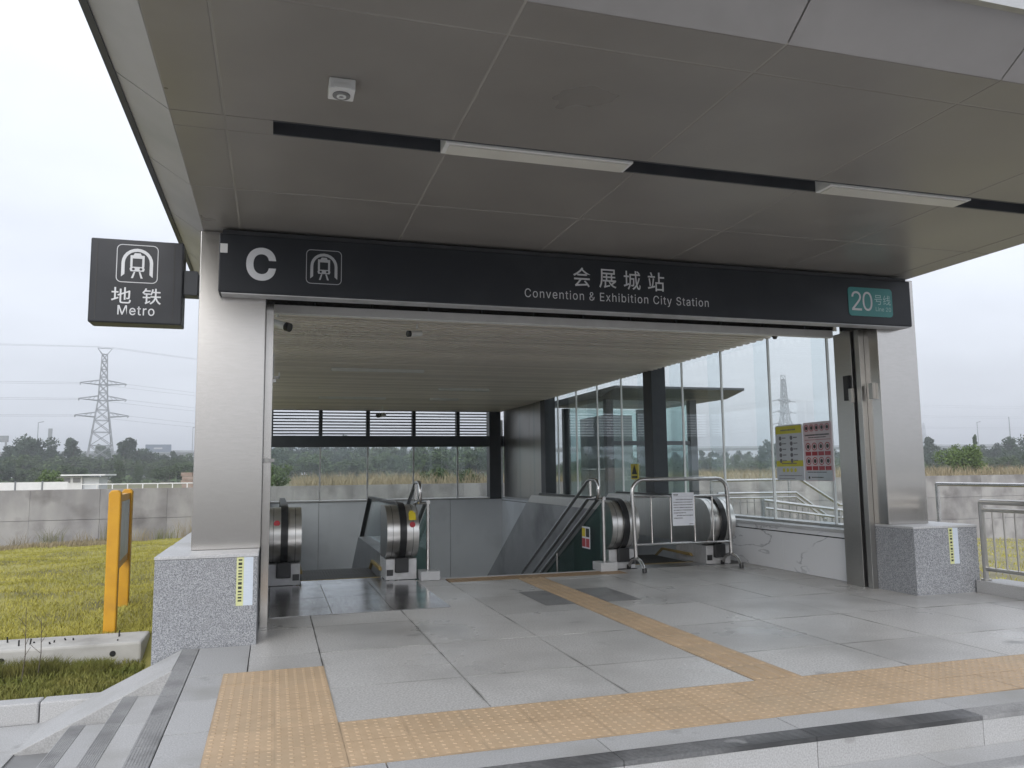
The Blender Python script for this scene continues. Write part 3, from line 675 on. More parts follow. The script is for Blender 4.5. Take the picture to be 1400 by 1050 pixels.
# security cameras
def bullet(loc, lab, d=(0.35, -0.85, -0.25), s=1.0):
    o = thing('security_camera', lab, 'camera', loc, 'security cameras')
    a = Vector(loc); d = Vector(d).normalized()
    MB().tube([a + Vector((0, 0, .06 * s)), a + Vector((0, 0, .16 * s))], .012 * s).build('bracket', white_paint, o)
    MB().tube([a - d * .06 * s, a + d * .09 * s], .035 * s, 10).build('body', white_paint, o, smooth=True)
    MB().tube([a + d * .091 * s, a + d * .13 * s], .038 * s, 10).build('lens', black_plastic, o, smooth=True)
    return o
bullet((.0, 8.06, 2.83), 'bullet security camera with a black front in the top left corner of the opening', (.75, -.55, -.3), 1.2)
bullet((1.62, 9.36, 3.02), 'white bullet security camera hanging from the near part of the slatted ceiling', (-.9, -.3, -.1))
bullet((2.75, 21.3, 2.9), 'security camera hanging in front of the louvres at the far end', (-.6, -.8, -.1), 1.8)
o = thing('dome_camera', 'small black dome camera under the white bar beside the right glass wall', 'camera', (6.1, 8.6, 3.0))
MB().tube([(6.1, 8.6, 3.12), (6.1, 8.6, 3.05)], .05, 12).build('base', white_paint, o); MB().tube([(6.1, 8.6, 3.05), (6.1, 8.6, 3.02), (6.1, 8.6, 2.995)], .045, 12, True, .02).build('dome', black_plastic, o, smooth=True)

# ---------------------------------------------------------------- pit, side walls, glazing
pit = structure('stair_pit', (3.2, 16, -6.2))
MB().box(-.5, 7.2, 9.9, 23.4, -6.4, -6.2).build('pit_floor', concrete_base, pit)
MB().box(-.5, 7.2, 10.14, 10.4, -6.2, -0.65).build('pit_front', concrete_base, pit)
m = MB()
for k in range(36): m.box(2.02, 4.32, 10.16 + .32 * k, 10.16 + .32 * (k + 1), -.163 * (k + 1) - .5, -.163 * (k + 1))
m.build('stair_flight', granite_step, pit)
B(2.0, 4.33, 10.105, 10.163, -.14, .007).build('metal_nosing', alu, pit)
bw = thing('pit_end_wall', 'grey panelled wall below the far windows beyond the escalators', 'wall', (3.2, 23.1, -6.2))
B(-.4, 6.8, 23.06, 23.4, -6.2, .56).build('core', concrete_base, bw)
px = [-.18, 1.22, 3.1, 4.98, 6.56]
for a, b in zip(px, px[1:]): B(a + .006, b - .006, 23.02, 23.055, -6.2, .545).build('wall_panel', wall_panel_m, bw)
B(-.2, 6.56, 22.98, 23.3, .56, .60).build('sill', steel_dark, bw)

rw = thing('right_side_wall', 'low side wall clad in white veined marble under the right glass wall', 'wall', (6.9, 15, -6.2))
B(6.58, 7.3, 7.9, 23.5, -6.2, .555).build('core', concrete_base, rw)
my = [7.9, 9.28, 10.66] + [10.66 + 1.38 * k for k in range(1, 9)] + [23.05]
for a, b in zip(my, my[1:]): 
    B(6.55, 6.579, a + .003, b - .003, .004 if a < 9.5 else -1.2, .50).build('marble_panel' if a < 11.5 else 'wall_panel', marble_m if a < 11.5 else wall_panel_m, rw)
    B(6.553, 6.579, a, b, .5, .515).build('cap_shade_strip', mortar, rw)  # dark strip stands in for the shade under the cap edge
    B(6.55, 6.579, a + .003, b - .003, .515, .57).build('marble_panel' if a < 11.5 else 'wall_panel', marble_m if a < 11.5 else wall_panel_m, rw)
    B(6.52, 7.33, a + .002, b - .002, .571, .61).build('cap_stone', granite_cap, rw, bevel=.004)
    if a > 9.5: B(6.55, 6.579, a + .003, b - .003, -6.2, -1.21).build('wall_panel', wall_panel_m, rw)
lw = thing('left_side_wall', 'low granite side wall running back behind the left plinth', 'wall', (-.5, 15, -6.2))
B(-.87, -.18, 7.91, 23.4, -6.2, .68).build('core', granite_plinth, lw); 
for k in range(11): B(-.88, -.17, 7.91 + 1.41 * k, 7.91 + 1.41 * (k + 1) - .004, .682, .714).build('cap_stone', granite_cap, lw)

# glass walls: right (seen), left (behind the column), back with louvres above
def glass_wall(xg, ys, z0, z1, fin, lab, label_posts, own=True):
    o = thing('glass_wall', lab, 'glass wall', (xg, 15, z0))
    for a, b in zip(ys, ys[1:]): B(xg - .006, xg + .006, a + .012, b - .012, z0, z1).build('pane', glass_clear, o)
    for y in ys[:-1]:
        B(xg - .016, xg + .016, y - .011, y + .011, z0, z1).build('mullion', white_paint, o)
        if fin: B(xg - .24, xg - .02, y - .007, y + .007, z0 + .002, z1).build('fin', glass_fin, o)
    B(xg - .03, xg + .03, ys[0] + .012, ys[-1], z0 - .004, z0 + .03).build('base_channel', steel_dark, o)
    for y in label_posts: B(xg - .33, xg - .05, y - .17, y + .17, z0 - .01, 3.5).build('post', frame_dark, o, bevel=.004)
    return o
gy = [8.5 + 1.27 * k for k in range(12)] + [22.95]
glass_wall(6.8, [7.93] + gy, .612, 3.5, True, 'tall glass wall with slim mullions and glass fins along the right side', (13.0, 18.9))
glass_wall(-.5, [7.93] + gy, .716, 3.5, False, 'tall glass wall along the left side, mostly behind the steel column', (13.0, 18.9))
ep = thing('end_panels', 'grey reflective metal panels between the last dark post and the far corner post', 'panelling', (6.62, 21, .61))
for a, b in ((19.09, 20.36), (20.37, 21.64), (21.65, 22.9)): B(6.60, 6.63, a, b, .612, 3.45).build('metal_panel', steel_dark, ep)
gb = thing('end_window', 'row of far window panes below a black beam with louvres above', 'window', (3.2, 23.1, .6))
bx = [-.5, -.1, 1.24, 2.57, 3.9, 5.22, 6.17]
for a, b in zip(bx, bx[1:]): B(a + .02, b - .02, 23.1, 23.112, .602, 2.1).build('pane', glass_back, gb)
for a in bx[1:-1]: B(a - .02, a + .02, 23.08, 23.13, .602, 2.1).build('mullion', alu, gb)
B(-.5, 6.9, 23.0, 23.2, 2.1, 2.42).build('beam', frame_dark, gb)
B(6.17, 6.52, 22.95, 23.3, .55, 3.5).build('corner_post', frame_dark, gb); B(6.53, 6.60, 23.0, 23.06, .612, 2.9).build('corner_trim', alu, gb)
for a in bx[1:-1]: B(a - .05, a + .05, 23.0, 23.2, 2.421, 3.3).build('louvre_post', frame_dark, gb)
edges = [-.5] + bx[1:]
for a, b in zip(edges, edges[1:]):
    for k in range(9):
        z = 2.455 + .085 * k
        MB().prism([(23.04, z), (23.14, z + .018), (23.14, z + .048), (23.04, z + .032)], 'x', a + .05, b - .05).build('louvre', louvre_metal, gb)
B(-.5, 6.9, 22.96, 23.3, 3.22, 3.5).build('head_beam', frame_dark, gb)

# ================================================================ ESCALATORS
SL = math.tan(math.radians(30))
def path_yz(rad, yk=13.6, yend=22.0, zc=.60, yc=10.36, n=12):
    """handrail line in (y,z): round the newel, level to yk, then down at 30 degrees"""
    a = [(yc + rad * math.cos(t), zc + rad * math.sin(t)) for t in [1.5 * PI - PI * i / n for i in range(n + 1)]]
    off = rad * math.tan(math.radians(15))
    return a + [(yk + (rad - .33) * .27, zc + rad), (yend, zc + rad - (yend - yk) * SL + (rad - .33) * .15)]
def newel(xc, par, full, inner, w=.2):
    """one balustrade with its newel; inner=+1/-1: side facing the steps"""
    body = path_yz(.33)
    if full:
        poly = body + [(22.0, body[-1][1] - .62), (13.6, .27)]
        MB().prism(poly, 'x', xc - w, xc + w).build('balustrade', steel_mirror if True else steel, par, smooth=True)
    else:
        poly = [p for p in body[:13]] + [(10.72, .93), (10.72, .27)]
        MB().prism(poly, 'x', xc - w, xc + w).build('newel', steel_mirror, par, smooth=True)
        g = [(10.73, .30), (10.73, .925), (13.6, .925), (22, .925 - 8.4 * SL), (22, .2 - 8.4 * SL), (13.6, .30)]
        MB().prism(g, 'x', xc - .006, xc + .006).build('glass_panel', glass_balustrade, par)
        d = [(10.73, .0), (10.73, .295), (13.6, .295), (22, .295 - 8.4 * SL), (22, -.4 - 8.4 * SL), (13.6, -.3)]
        MB().prism(d, 'x', xc - w, xc + w).build('skirt', clad_dark, par)
        MB().tube([(xc - .012 * inner, 10.73, .927), (xc - .012 * inner, 13.6, .927), (xc - .012 * inner, 22, .927 - 8.4 * SL)], .022, 8).build('glass_rail', steel_tube, par)
    arcs = path_yz(.3315)[:13]
    for dx in (-.128, .128):
        m = MB(); vs = []
        for (y, z) in arcs: vs += [(xc + dx - .0025, y, z), (xc + dx + .0025, y, z)]
        m.add(vs, [(2 * q, 2 * q + 1, 2 * q + 3, 2 * q + 2) for q in range(len(arcs) - 1)]); m.build('panel_seam', black_plastic, par)
    ph = [(10.40, .262)] + path_yz(.362)
    pi_ = [(10.40, .30)] + path_yz(.335)
    m = MB()
    vs = []
    for p, q in zip(ph, pi_):
        vs += [(xc - .042, *p), (xc + .042, *p), (xc + .042, *q), (xc - .042, *q)]
    k = len(ph)
    fs = [(4 * i + j, 4 * i + (j + 1) % 4, 4 * i + 4 + (j + 1) % 4, 4 * i + 4 + j) for i in range(k - 1) for j in range(4)] + [(0, 1, 2, 3), (4 * k - 4, 4 * k - 3, 4 * k - 2, 4 * k - 1)]
    m.add(vs, fs).build('handrail', rubber, par, smooth=True)
    base = B(xc - w + .005, xc + w - .005, 10.2, 11.1, .005, .262).build('newel_base', alu, par, bevel=.004)
    B(xc - .085, xc + .085, 10.135, 10.198, .10, .285).build('handrail_inlet', black_plastic, base, bevel=.01)
    s = -inner
    a, b = sorted((xc + s * -.105, xc + s * -.185))
    B(a, b, 10.190, 10.198, .06, .135).build('inlet_sensor', black_plastic, base)
def escalator(lab, xl, xr, full, yk=13.6):
    e = thing('escalator', lab, 'escalator', ((xl + xr) / 2, 10.2, 0), 'escalators down to the station')
    newel(xl, e, full, 1); newel(xr, e, full, -1)
    a, b = xl + .2, xr - .2
    B(a + .01, b - .01, 10.16, 10.55, -.05, .004).build('comb_plate', landing_metal, e)
    B(a + .01, b - .01, 10.552, 10.60, -.05, .006).build('comb', brass_line, e)
    for k in range(18):
        y0 = 10.61 + .40 * k; z = -.012 - max(0, (y0 - 11.6)) * SL if y0 > 11.6 else -.012
        m = B(a + .03, b - .03, y0, y0 + .395, z - .35, z)
        st = m.build('escalator_step', step_dark, e)
        if k < 8:
            r = MB(); nn = 26
            for i in range(nn):
                c = a + .05 + (b - a - .1) * i / (nn - 1); r.box(c - .006, c + .006, y0 + .01, y0 + .385, z, z + .009)
            r.build('tread_ribs', step_dark, st)
    for s, x in ((1, a), (-1, b)):
        prof = [(10.56, .09), (10.62, .13), (11.5, .13), (20, .13 - 8.4 * SL), (20, .10 - 8.4 * SL), (11.5, .10), (10.62, .09)]
        MB().prism(prof, 'x', x - .0, x + s * .035).build('skirt_brush', brass_line, e)
    return e
e1 = escalator('left escalator with a glass balustrade and ribbed metal landing plate in front', .135, 1.57, False)
e2 = escalator('right escalator with polished steel balustrades behind the crowd barrier', 4.62, 6.12, True)
# landing plates in front of the left escalator
for i in range(3):
    for j in range(2):
        x0, y0 = -.02 + .585 * i, 7.98 + 1.07 * j
        B(x0 + .004, x0 + .581, y0 + .004, y0 + 1.066, .003, .008).build('landing_plate', landing_metal, e1)
# outer cladding of the right escalator towards the stairs
MB().prism([(10.4, -.3), (10.4, .80), (13.75, .80), (21, .80 - 7.25 * SL), (21, -1.4 - 7.25 * SL), (13.0, -1.4), (10.4, -.9)], 'x', 4.385, 4.418).build('outer_cladding', clad_dark, e2)
# stickers and buttons on the newels
def sticker(name, mat, x0, x1, y, z0, z1, par): return B(x0, x1, y - .004, y, z0, z1).build(name, mat, par)
def front_y(z): return 10.36 - math.sqrt(max(0, .33 ** 2 - (z - .6) ** 2))
for (nm, mt, x, z, r) in (('stop_button', red_paint, 1.685, .70, .036), ('stop_button', red_paint, 0.045, .76, .036)):
    MB().disc((x, front_y(z) + .002, z), r, 'y', .012, 16).build(nm, mt, e1)
o = MB(); z0 = .775
zz = [.755, .79, .82, .845, .868]
for za, zb in zip(zz, zz[1:]):
    w_ = .045 if zb < .85 else .026
    o.add([(1.69 - w_, front_y(za) - .004, za), (1.69 + w_, front_y(za) - .004, za), (1.69 + w_, front_y(zb) - .004, zb), (1.69 - w_, front_y(zb) - .004, zb)], [(0, 1, 2, 3)])
o.build('yellow_tag', yellow_sticker, e1)
ins = MB().box(5.9165, 5.9185, 10.72, 10.98, .62, .80).build('safety_sticker', paper, e2)
MB().box(5.914, 5.916, 10.74, 10.83, .64, .78).build('print', dark_print, ins)
MB().ring((5.914, 10.91, .71), .05, .038, 'x', .002).build('print_ring', ink_grey, ins)

# ================================================================ STAIR RAILINGS
def stair_rail(lab, x, s, glassy):
    """x: line of the balusters, s: direction of the wall side rail"""
    t = thing('stair_railing', lab, 'railing', (x, 10.14, 0), 'stair railings')
    k = .515
    def down(y0, z0, L=7): return (x, y0 + L, z0 - L * k)
    B(x - .11, x + .13, 10.0, 10.3, .0035, .115).build('footing', granite_cap, t, bevel=.005)
    xr = x - s * .13
    MB().tube([(x, 10.14, .10), (x, 10.14, .97)], .026, 10).build('post', steel_tube, t, smooth=True)
    MB().tube([(xr, 10.27, 1.0), (xr, 10.27, 1.205)], .02, 8).build('post', steel_tube, t, smooth=True)
    # upper handrail: level end that turns down into the lower one
    pts = [(xr, 17.3, 1.22 - 7.0 * k), (xr, 10.36, 1.205), (xr, 10.28, 1.225), (xr, 10.08, 1.225), (xr, 10.02, 1.205), (xr, 9.985, 1.16), (xr, 9.985, 1.04), (xr, 10.02, .985), (xr, 10.10, .97), (xr, 10.36, .96), (xr, 17.3, .96 - 7.0 * k)]
    MB().tube(pts, .024, 10).build('handrail', steel_tube, t, smooth=True)
    MB().tube([(x, 10.10, .97), (x, 10.30, .97), (x, 17.3, .97 - 7.0 * k)], .026, 10).build('lower_rail', steel_tube, t, smooth=True)
    MB().tube([(x, 10.14, .96), (xr, 10.14, .96)], .016, 8).build('bracket', steel_tube, t, smooth=True)
    for q in (1, 2, 3): 
        y = 10.14 + 1.9 * q; MB().tube([(x, y, -.1 - (y - 10.2) * k), (x, y, .96 - (y - 10.3) * k)], .022, 8).build('post', steel_tube, t, smooth=True)
    for a, b in ((10.2, 12.0), (12.06, 13.9), (13.96, 15.8)):
        MB().prism([(a, .04 - (a - 10.2) * k), (a, .91 - (a - 10.2) * k), (b, .91 - (b - 10.2) * k), (b, .04 - (b - 10.2) * k)], 'x', x - .006, x + .006).build('glass_panel', glass_green, t)
    return t
stair_rail('stair railing with glass panels beside the left escalator', 1.90, 1, True)
r2 = stair_rail('stair railing with glass panels and a safety sticker beside the right escalator', 4.33, 1, True)
st = B(4.318, 4.322, 10.62, 10.92, .24, .55).build('safety_sticker', paper, r2)
for (y0, z0, mt) in ((10.64, .405, dark_print), (10.79, .405, yellow_sticker), (10.64, .26, red_paint), (10.79, .26, red_paint)):
    B(4.315, 4.3175, y0, y0 + .12, z0, z0 + .12).build('print', mt, st)

# ================================================================ CROWD BARRIER AND NOTICE
cb = thing('crowd_barrier', 'tubular steel crowd barrier blocking the right escalator', 'barrier', (5.4, 9.92, 0))
YB_ = 9.92
fr = [(4.70, YB_, .15), (4.665, YB_, 1.05)] + [(4.665 + .17 - .17 * math.cos(t), YB_, 1.05 + .17 * math.sin(t)) for t in [PI / 2 * i / 6 for i in range(1, 7)]] + \
     [(6.13 - .17 + .17 * math.sin(t), YB_, 1.05 + .17 * math.cos(t)) for t in [PI / 2 * i / 6 for i in range(0, 7)]] + [(6.16, YB_, .15)]
MB().tube(fr, .028, 12).build('frame', steel_tube, cb, smooth=True)
MB().tube([(4.68, YB_, .985), (6.12, YB_, .985)], .016, 8).build('cross_bar', steel_tube, cb, smooth=True)
MB().tube([(4.70, YB_, .345), (6.15, YB_, .345)], .016, 8).build('cross_bar', steel_tube, cb, smooth=True)
for x in (4.945, 5.235, 5.60, 5.885): MB().tube([(x, YB_, .36), (x, YB_, .97)], .013, 8).build('upright', steel_tube, cb, smooth=True)
for x in (4.70, 6.16):
    p = [(x, YB_ + .24, .03), (x, YB_ + .20, .09), (x, YB_ + .13, .14), (x, YB_ + .04, .165), (x, YB_ - .04, .165), (x, YB_ - .13, .14), (x, YB_ - .20, .09), (x, YB_ - .24, .03)]
    f = MB().tube(p, .024, 10).build('foot', steel_tube, cb, smooth=True)
    for s in (1, -1): MB().tube([(x, YB_ + s * .243, .004), (x, YB_ + s * .233, .06)], .03, 10).build('rubber_tip', rubber, f, smooth=True)
nb = thing('paper_notice', 'white sheet of printed text taped to the crowd barrier', 'notice', (5.41, 9.885, .58))
B(5.245, 5.58, 9.884, 9.888, .585, 1.035).build('sheet', paper, nb)
q = random.Random(3); m = MB(); z = 1.0
def dashes(m, xa, xb, z, h, y, q):
    x = xa
    while x < xb - .006:
        w = q.uniform(.008, .016); m.box(x, min(x + w, xb), y, y + .001, z - h * q.uniform(.7, 1), z); x += w + q.uniform(.003, .006)
dashes(m, 5.265, 5.34, 1.015, .022, 9.8825, q)
m.box(5.262, 5.565, 9.8825, 9.8835, .983, .985)
for xa, xb in ((5.30, 5.56), (5.265, 5.56), (5.265, 5.56), (5.265, 5.56), (5.265, 5.56), (5.265, 5.45)):
    dashes(m, xa, xb, z - .055, .014, 9.8825, q); z -= .036
dashes(m, 5.31, 5.56, z - .055, .014, 9.8825, q); z -= .036; dashes(m, 5.265, 5.40, z - .055, .014, 9.8825, q)
dashes(m, 5.50, 5.56, .612, .012, 9.8825, q)
m.build('print', ink_grey, nb)['kind'] = 'stuff'

# ================================================================ POSTERS AND STICKERS ON THE RIGHT GLASS
def poster(lab, y0, y1, z0, z1, face):
    o = thing('rules_poster', lab, 'poster', (6.78, (y0 + y1) / 2, z0), 'posters on the right glass wall')
    MB().prism(round_rect(y0, y1, z0, z1, .035), 'x', 6.776, 6.790).build('sheet', face, o)
    return o
XP = 6.7745
pq = random.Random(5)
def hdash(m, ya, yb, z, h):
    y = yb                                              # seen from inside, +y is to the left
    while y > ya + .006:
        w = pq.uniform(.008, .02); m.box(XP - .001, XP, max(ya, y - w), y, z - h, z); y -= w + pq.uniform(.004, .007)
p1 = poster('yellow and grey poster of passenger advice on the glass, the left one of the pair', 9.06, 9.655, 1.185, 1.945, poster_grey)
MB().box(XP, 6.776, 9.075, 9.64, 1.825, 1.93).box(XP, 6.776, 9.065, 9.65, 1.375, 1.455).build('yellow_band', olive_print, p1)
m = MB()
for i in range(5):
    for yy in (9.545, 9.30):
        MB().disc((XP + .0005, yy, 1.765 - .078 * i), .03, 'x', .001, 12).build('advice_symbol', ink_grey, p1); hdash(m, yy - .13, yy - .045, 1.775 - .078 * i, .016)
for yy in (9.49, 9.405, 9.32, 9.235): MB().disc((XP + .0005, yy, 1.325), .028, 'x', .001, 12).build('advice_symbol', olive_print, p1)
hdash(m, 9.20, 9.53, 1.885, .02); hdash(m, 9.2, 9.53, 1.425, .018); hdash(m, 9.1, 9.6, 1.255, .009); hdash(m, 9.25, 9.6, 1.215, .009)
m.build('print', ink_grey, p1)['kind'] = 'stuff'
p2 = poster('pink and red poster of prohibitions on the glass, the right one of the pair', 8.475, 9.04, 1.18, 1.95, poster_pink)
MB().box(XP, 6.776, 8.49, 9.03, 1.19, 1.315).build('lower_panel', poster_grey, p2)
m, mr, mk = MB(), MB(), MB()
for i in range(5): 
    yy = 8.965 - .103 * i; sy = MB().ring((XP, yy, 1.875), .046, .036, 'x', .0015, 14).build('prohibition_symbol', red_paint, p2); MB().disc((XP + .0005, yy, 1.875), .026, 'x', .001, 8).build('figure', dark_print, sy)
for j in range(2):
    for i in range(4):
        yy, zz = 8.945 - .128 * i, 1.63 - .19 * j
        sy = MB().ring((XP, yy, zz), .052, .041, 'x', .0015, 14).build('prohibition_symbol', red_paint, p2); MB().disc((XP + .0005, yy, zz), .028, 'x', .001, 8).build('figure', dark_print, sy)
        MB().box(XP - .001, XP, yy - .055, yy + .055, zz - .118, zz - .066).build('caption_bar', red_paint, p2)
hdash(mk, 8.52, 9.0, 1.79, .018); hdash(mk, 8.58, 8.93, 1.755, .012); mr.box(XP - .001, XP, 8.49, 9.01, 1.715, 1.72)
hdash(mk, 8.6, 8.98, 1.30, .010); hdash(mk, 8.66, 8.9, 1.235, .014); mk.disc((XP, 8.95, 1.225), .018, 'x', .001, 8)
mr.build('red_line', red_paint, p2); mk.build('print', dark_print, p2)['kind'] = 'stuff'
ws = thing('warning_sign', 'small yellow warning sign with a triangle on the glass above the right escalator', 'sign', (6.79, 14.3, 1.2))
B(6.78, 6.79, 14.12, 14.44, 1.17, 1.47).build('sheet', yellow_sticker, ws)
m = MB().prism([(14.16, 1.27), (14.40, 1.27), (14.28, 1.455)], 'x', 6.777, 6.7785); m.box(6.777, 6.7785, 14.16, 14.40, 1.195, 1.235); m.build('print', dark_print, ws)

# ================================================================ LIFT KIOSK OUTSIDE, RAMP RAILINGS
lk = thing('lift_kiosk', 'glass lift kiosk with a flat projecting roof outside the right glass wall', 'kiosk', (8.8, 18, -.6))
MB().prism([(16.6, 3.23), (16.6, 3.29), (21, 3.29), (21, 3.12), (17.4, 3.09)], 'x', 7.45, 10.85).build('roof', kiosk_frame, lk, bevel=.01)
for x in (7.7, 8.95, 9.95):
    B(x - .09, x + .09, 17.5, 17.68, -.6, 3.06).build('post', kiosk_frame, lk)
    B(x - .09, x + .09, 20.4, 20.58, -.6, 3.06).build('post', kiosk_frame, lk)
for a, b in ((7.79, 8.86), (9.04, 9.86)):
    B(a, b, 17.56, 17.575, -.5, 3.04).build('glass_panel', glass_kiosk, lk); B(a, b, 20.5, 20.515, -.5, 3.04).build('glass_panel', glass_kiosk, lk)
    B(a, b, 17.54, 17.6, 1.95, 2.05).build('transom', kiosk_frame, lk)
for x in (7.68, 9.97): B(x - .008, x + .008, 17.69, 20.39, -.5, 3.04).build('glass_panel', glass_kiosk, lk)
B(8.0, 8.8, 18.6, 20.2, -.6, 2.75).build('lift_shaft', kiosk_inside, lk)
B(7.6, 10.1, 17.3, 20.7, -.75, -.55).build('base_slab', concrete_pale, lk)

def rail_fence(name, lab, pts, zb, drop, bal, sp, par_group=None, r=.024, sub=.09, bottom=.12):
    """tubular railing along a list of top-rail points"""
    o = thing(name, lab, 'railing', (pts[0][0], pts[0][1], zb), par_group)
    P = [Vector(p) for p in pts]
    MB().tube(P, r, 10).build('top_rail', steel_tube, o, smooth=True)
    def at(d):
        for a, b in zip(P, P[1:]):
            L = (b - a).length
            if d <= L: return a + (b - a) * (d / L)
            d -= L
        return P[-1]
    tot = sum((b - a).length for a, b in zip(P, P[1:]))
    if sub: MB().tube([p - Vector((0, 0, sub)) for p in P], r * .7, 8).build('sub_rail', steel_tube, o, smooth=True)
    if bal and bottom is not None: MB().tube([p - Vector((0, 0, drop - bottom)) for p in P], r * .75, 8).build('bottom_rail', steel_tube, o, smooth=True)
    n = max(1, int(round(tot / 1.6)))
    for k in range(n + 1):
        p = at(tot * k / n - (1e-4 if k == n else 0)); MB().tube([(p.x, p.y, p.z - drop), (p.x, p.y, p.z)], r * .95, 8).build('post', steel_tube, o, smooth=True)
        if k == 0 and name == 'front_railing': MB().tube([(p.x, p.y, p.z - drop), (p.x, p.y, p.z - drop + .015)], .05, 12).build('base_flange', steel_tube, o)
    if bal:
        d = sp
        while d < tot - .02:
            p = at(d); MB().tube([(p.x, p.y, p.z - drop + bottom), (p.x, p.y, p.z - sub)], .010, 6).build('baluster', steel_tube, o, smooth=True); d += sp
    return o
kr = structure('railing_kerb', (7.44, 5.2, 0))
for k in range(4): B(7.275, 7.62, 3.4 + .88 * k, 3.4 + .88 * (k + 1) - .004, -.5, .128).build('kerb_stone', granite_step, kr, bevel=.005)
rail_fence('front_railing', 'tubular steel railing on the granite kerb at the right edge of the platform', [(7.36, 6.86, .965), (7.36, 3.2, .965)], .13, .835, True, .135, None, .03, .085, .12)
for c in [c for c in bpy.data.objects if c.parent and c.parent.name == 'front_railing']: c.data.materials[0] = steel_dark
rail_fence('ramp_railing', 'plain steel handrail of the ramp beyond the right railing', [(9.2, 9.3, 1.10), (9.2, 3.5, 1.10)], -.6, 1.6, False, 0, None, .028, 0)
rail_fence('ramp_railing', 'upper steel handrail stepping down outside the right glass wall', [(8.3, 14, 1.12), (10.36, 14, 1.125), (11.3, 14, .58), (11.75, 14, .58)], -.6, 1.6, False, 0, None, .028, 0)
rail_fence('ramp_railing', 'steel railing with balusters stepping down behind the sloping ramp railing', [(8.2, 13.6, .88), (9.95, 13.6, .87), (10.65, 13.6, .40)], -.6, 1.45, True, .16, None, .026, .09, .25)
rail_fence('ramp_railing', 'sloping steel railing with balusters along the ramp outside the right glass wall', [(7.45, 11, .85), (10.3, 11, .47)], -.6, 1.2, True, .16, None, .03, .12, .2)
MB().prism([(7.4, -.9), (7.4, -.32), (10.4, -.66), (10.4, -.9)], 'y', 10.6, 13.9).build('ramp', concrete_pale)['kind'] = 'structure'

# ================================================================ LAWN OBJECTS
yt = thing('information_totem', 'ochre yellow two-post notice stand on the lawn by the left column', 'notice stand', (-1.53, 9.3, -.15))
ax, ay, bx_, by_ = -1.475, 8.56, -1.60, 10.02
for (x, y, zt) in ((ax, ay, 1.215), (bx_, by_, 1.205)):
    MB().prism([(x - .055, -.3), (x + .055, -.3), (x + .055, zt - .03), (x + .03, zt), (x - .03, zt), (x - .055, zt - .03)], 'y', y - .045, y + .045).build('post', yellow_paint, yt, bevel=.012)
def between(z0, z1, t, f0=.045, f1=None, extra=0):
    y0, y1 = ay + f0, by_ - (f1 or f0); xa = ax + (bx_ - ax) * ((y0 - ay) / (by_ - ay)); xb = ax + (bx_ - ax) * ((y1 - ay) / (by_ - ay))
    return MB().add([(xa - t, y0, z0), (xa + t, y0, z0), (xb + t, y1, z0), (xb - t, y1, z0), (xa - t, y0, z1), (xa + t, y0, z1), (xb + t, y1, z1), (xb - t, y1, z1)],
                    [(3, 2, 1, 0), (4, 5, 6, 7), (0, 1, 5, 4), (1, 2, 6, 5), (2, 3, 7, 6), (3, 0, 4, 7)])
between(.42, 1.16, .028).build('panel_frame', yellow_paint, yt)
bd_ = between(.50, 1.09, .034, .13).build('board', board_grey, yt)
cbm = thing('concrete_beam', 'pale precast concrete beam lying on the lawn with bolts on top', 'beam', (-2.6, 8.15, -.34))
B(-4.4, -1.10, 7.9, 8.42, -.42, -.115).build('beam', concrete_pale, cbm, bevel=.02)
for x in (-1.33, -2.19, -3.3): MB().disc((x, 7.902, -.205), .026, 'y', .004, 14).build('drain_hole', black_plastic, cbm)
q = random.Random(11)
for k in range(12):
    x, y = -1.25 - q.random() * 1.0, 8.0 + q.random() * .3; h = q.choice([.012, .02, .05])
    MB().tube([(x, y, -.116), (x + q.uniform(-.01, .01), y, -.115 + h)], (.007), 6).build('bolt', black_plastic, cbm)

rw_ = thing('retaining_wall', 'long weathered concrete retaining wall beyond the lawn', 'wall', (10, 28.15, -3))
B(-40, 62, 28.06, 28.3, -3.2, .93).build('core', concrete_base, rw_)
x = -13.11 + 1.96 * 0
PW = {}
for i in range(28):
    x0 = -13.105 + 1.962 * i
    for j, (z0, z1) in enumerate(((0.012, .95), (-.95, 0.0), (-3.1, -.962))):
        if j == 2 and x0 < 6: continue
        k = (z0,)
        if k not in PW: PW[k] = B(-.978, .978, -.06, .06, 0, z1 - z0).mesh('concrete_panel', concrete_wall)
        inst('concrete_panel', PW[k], (x0 + .981, 28.0 + rnd.uniform(-.006, .006), z0), rw_)

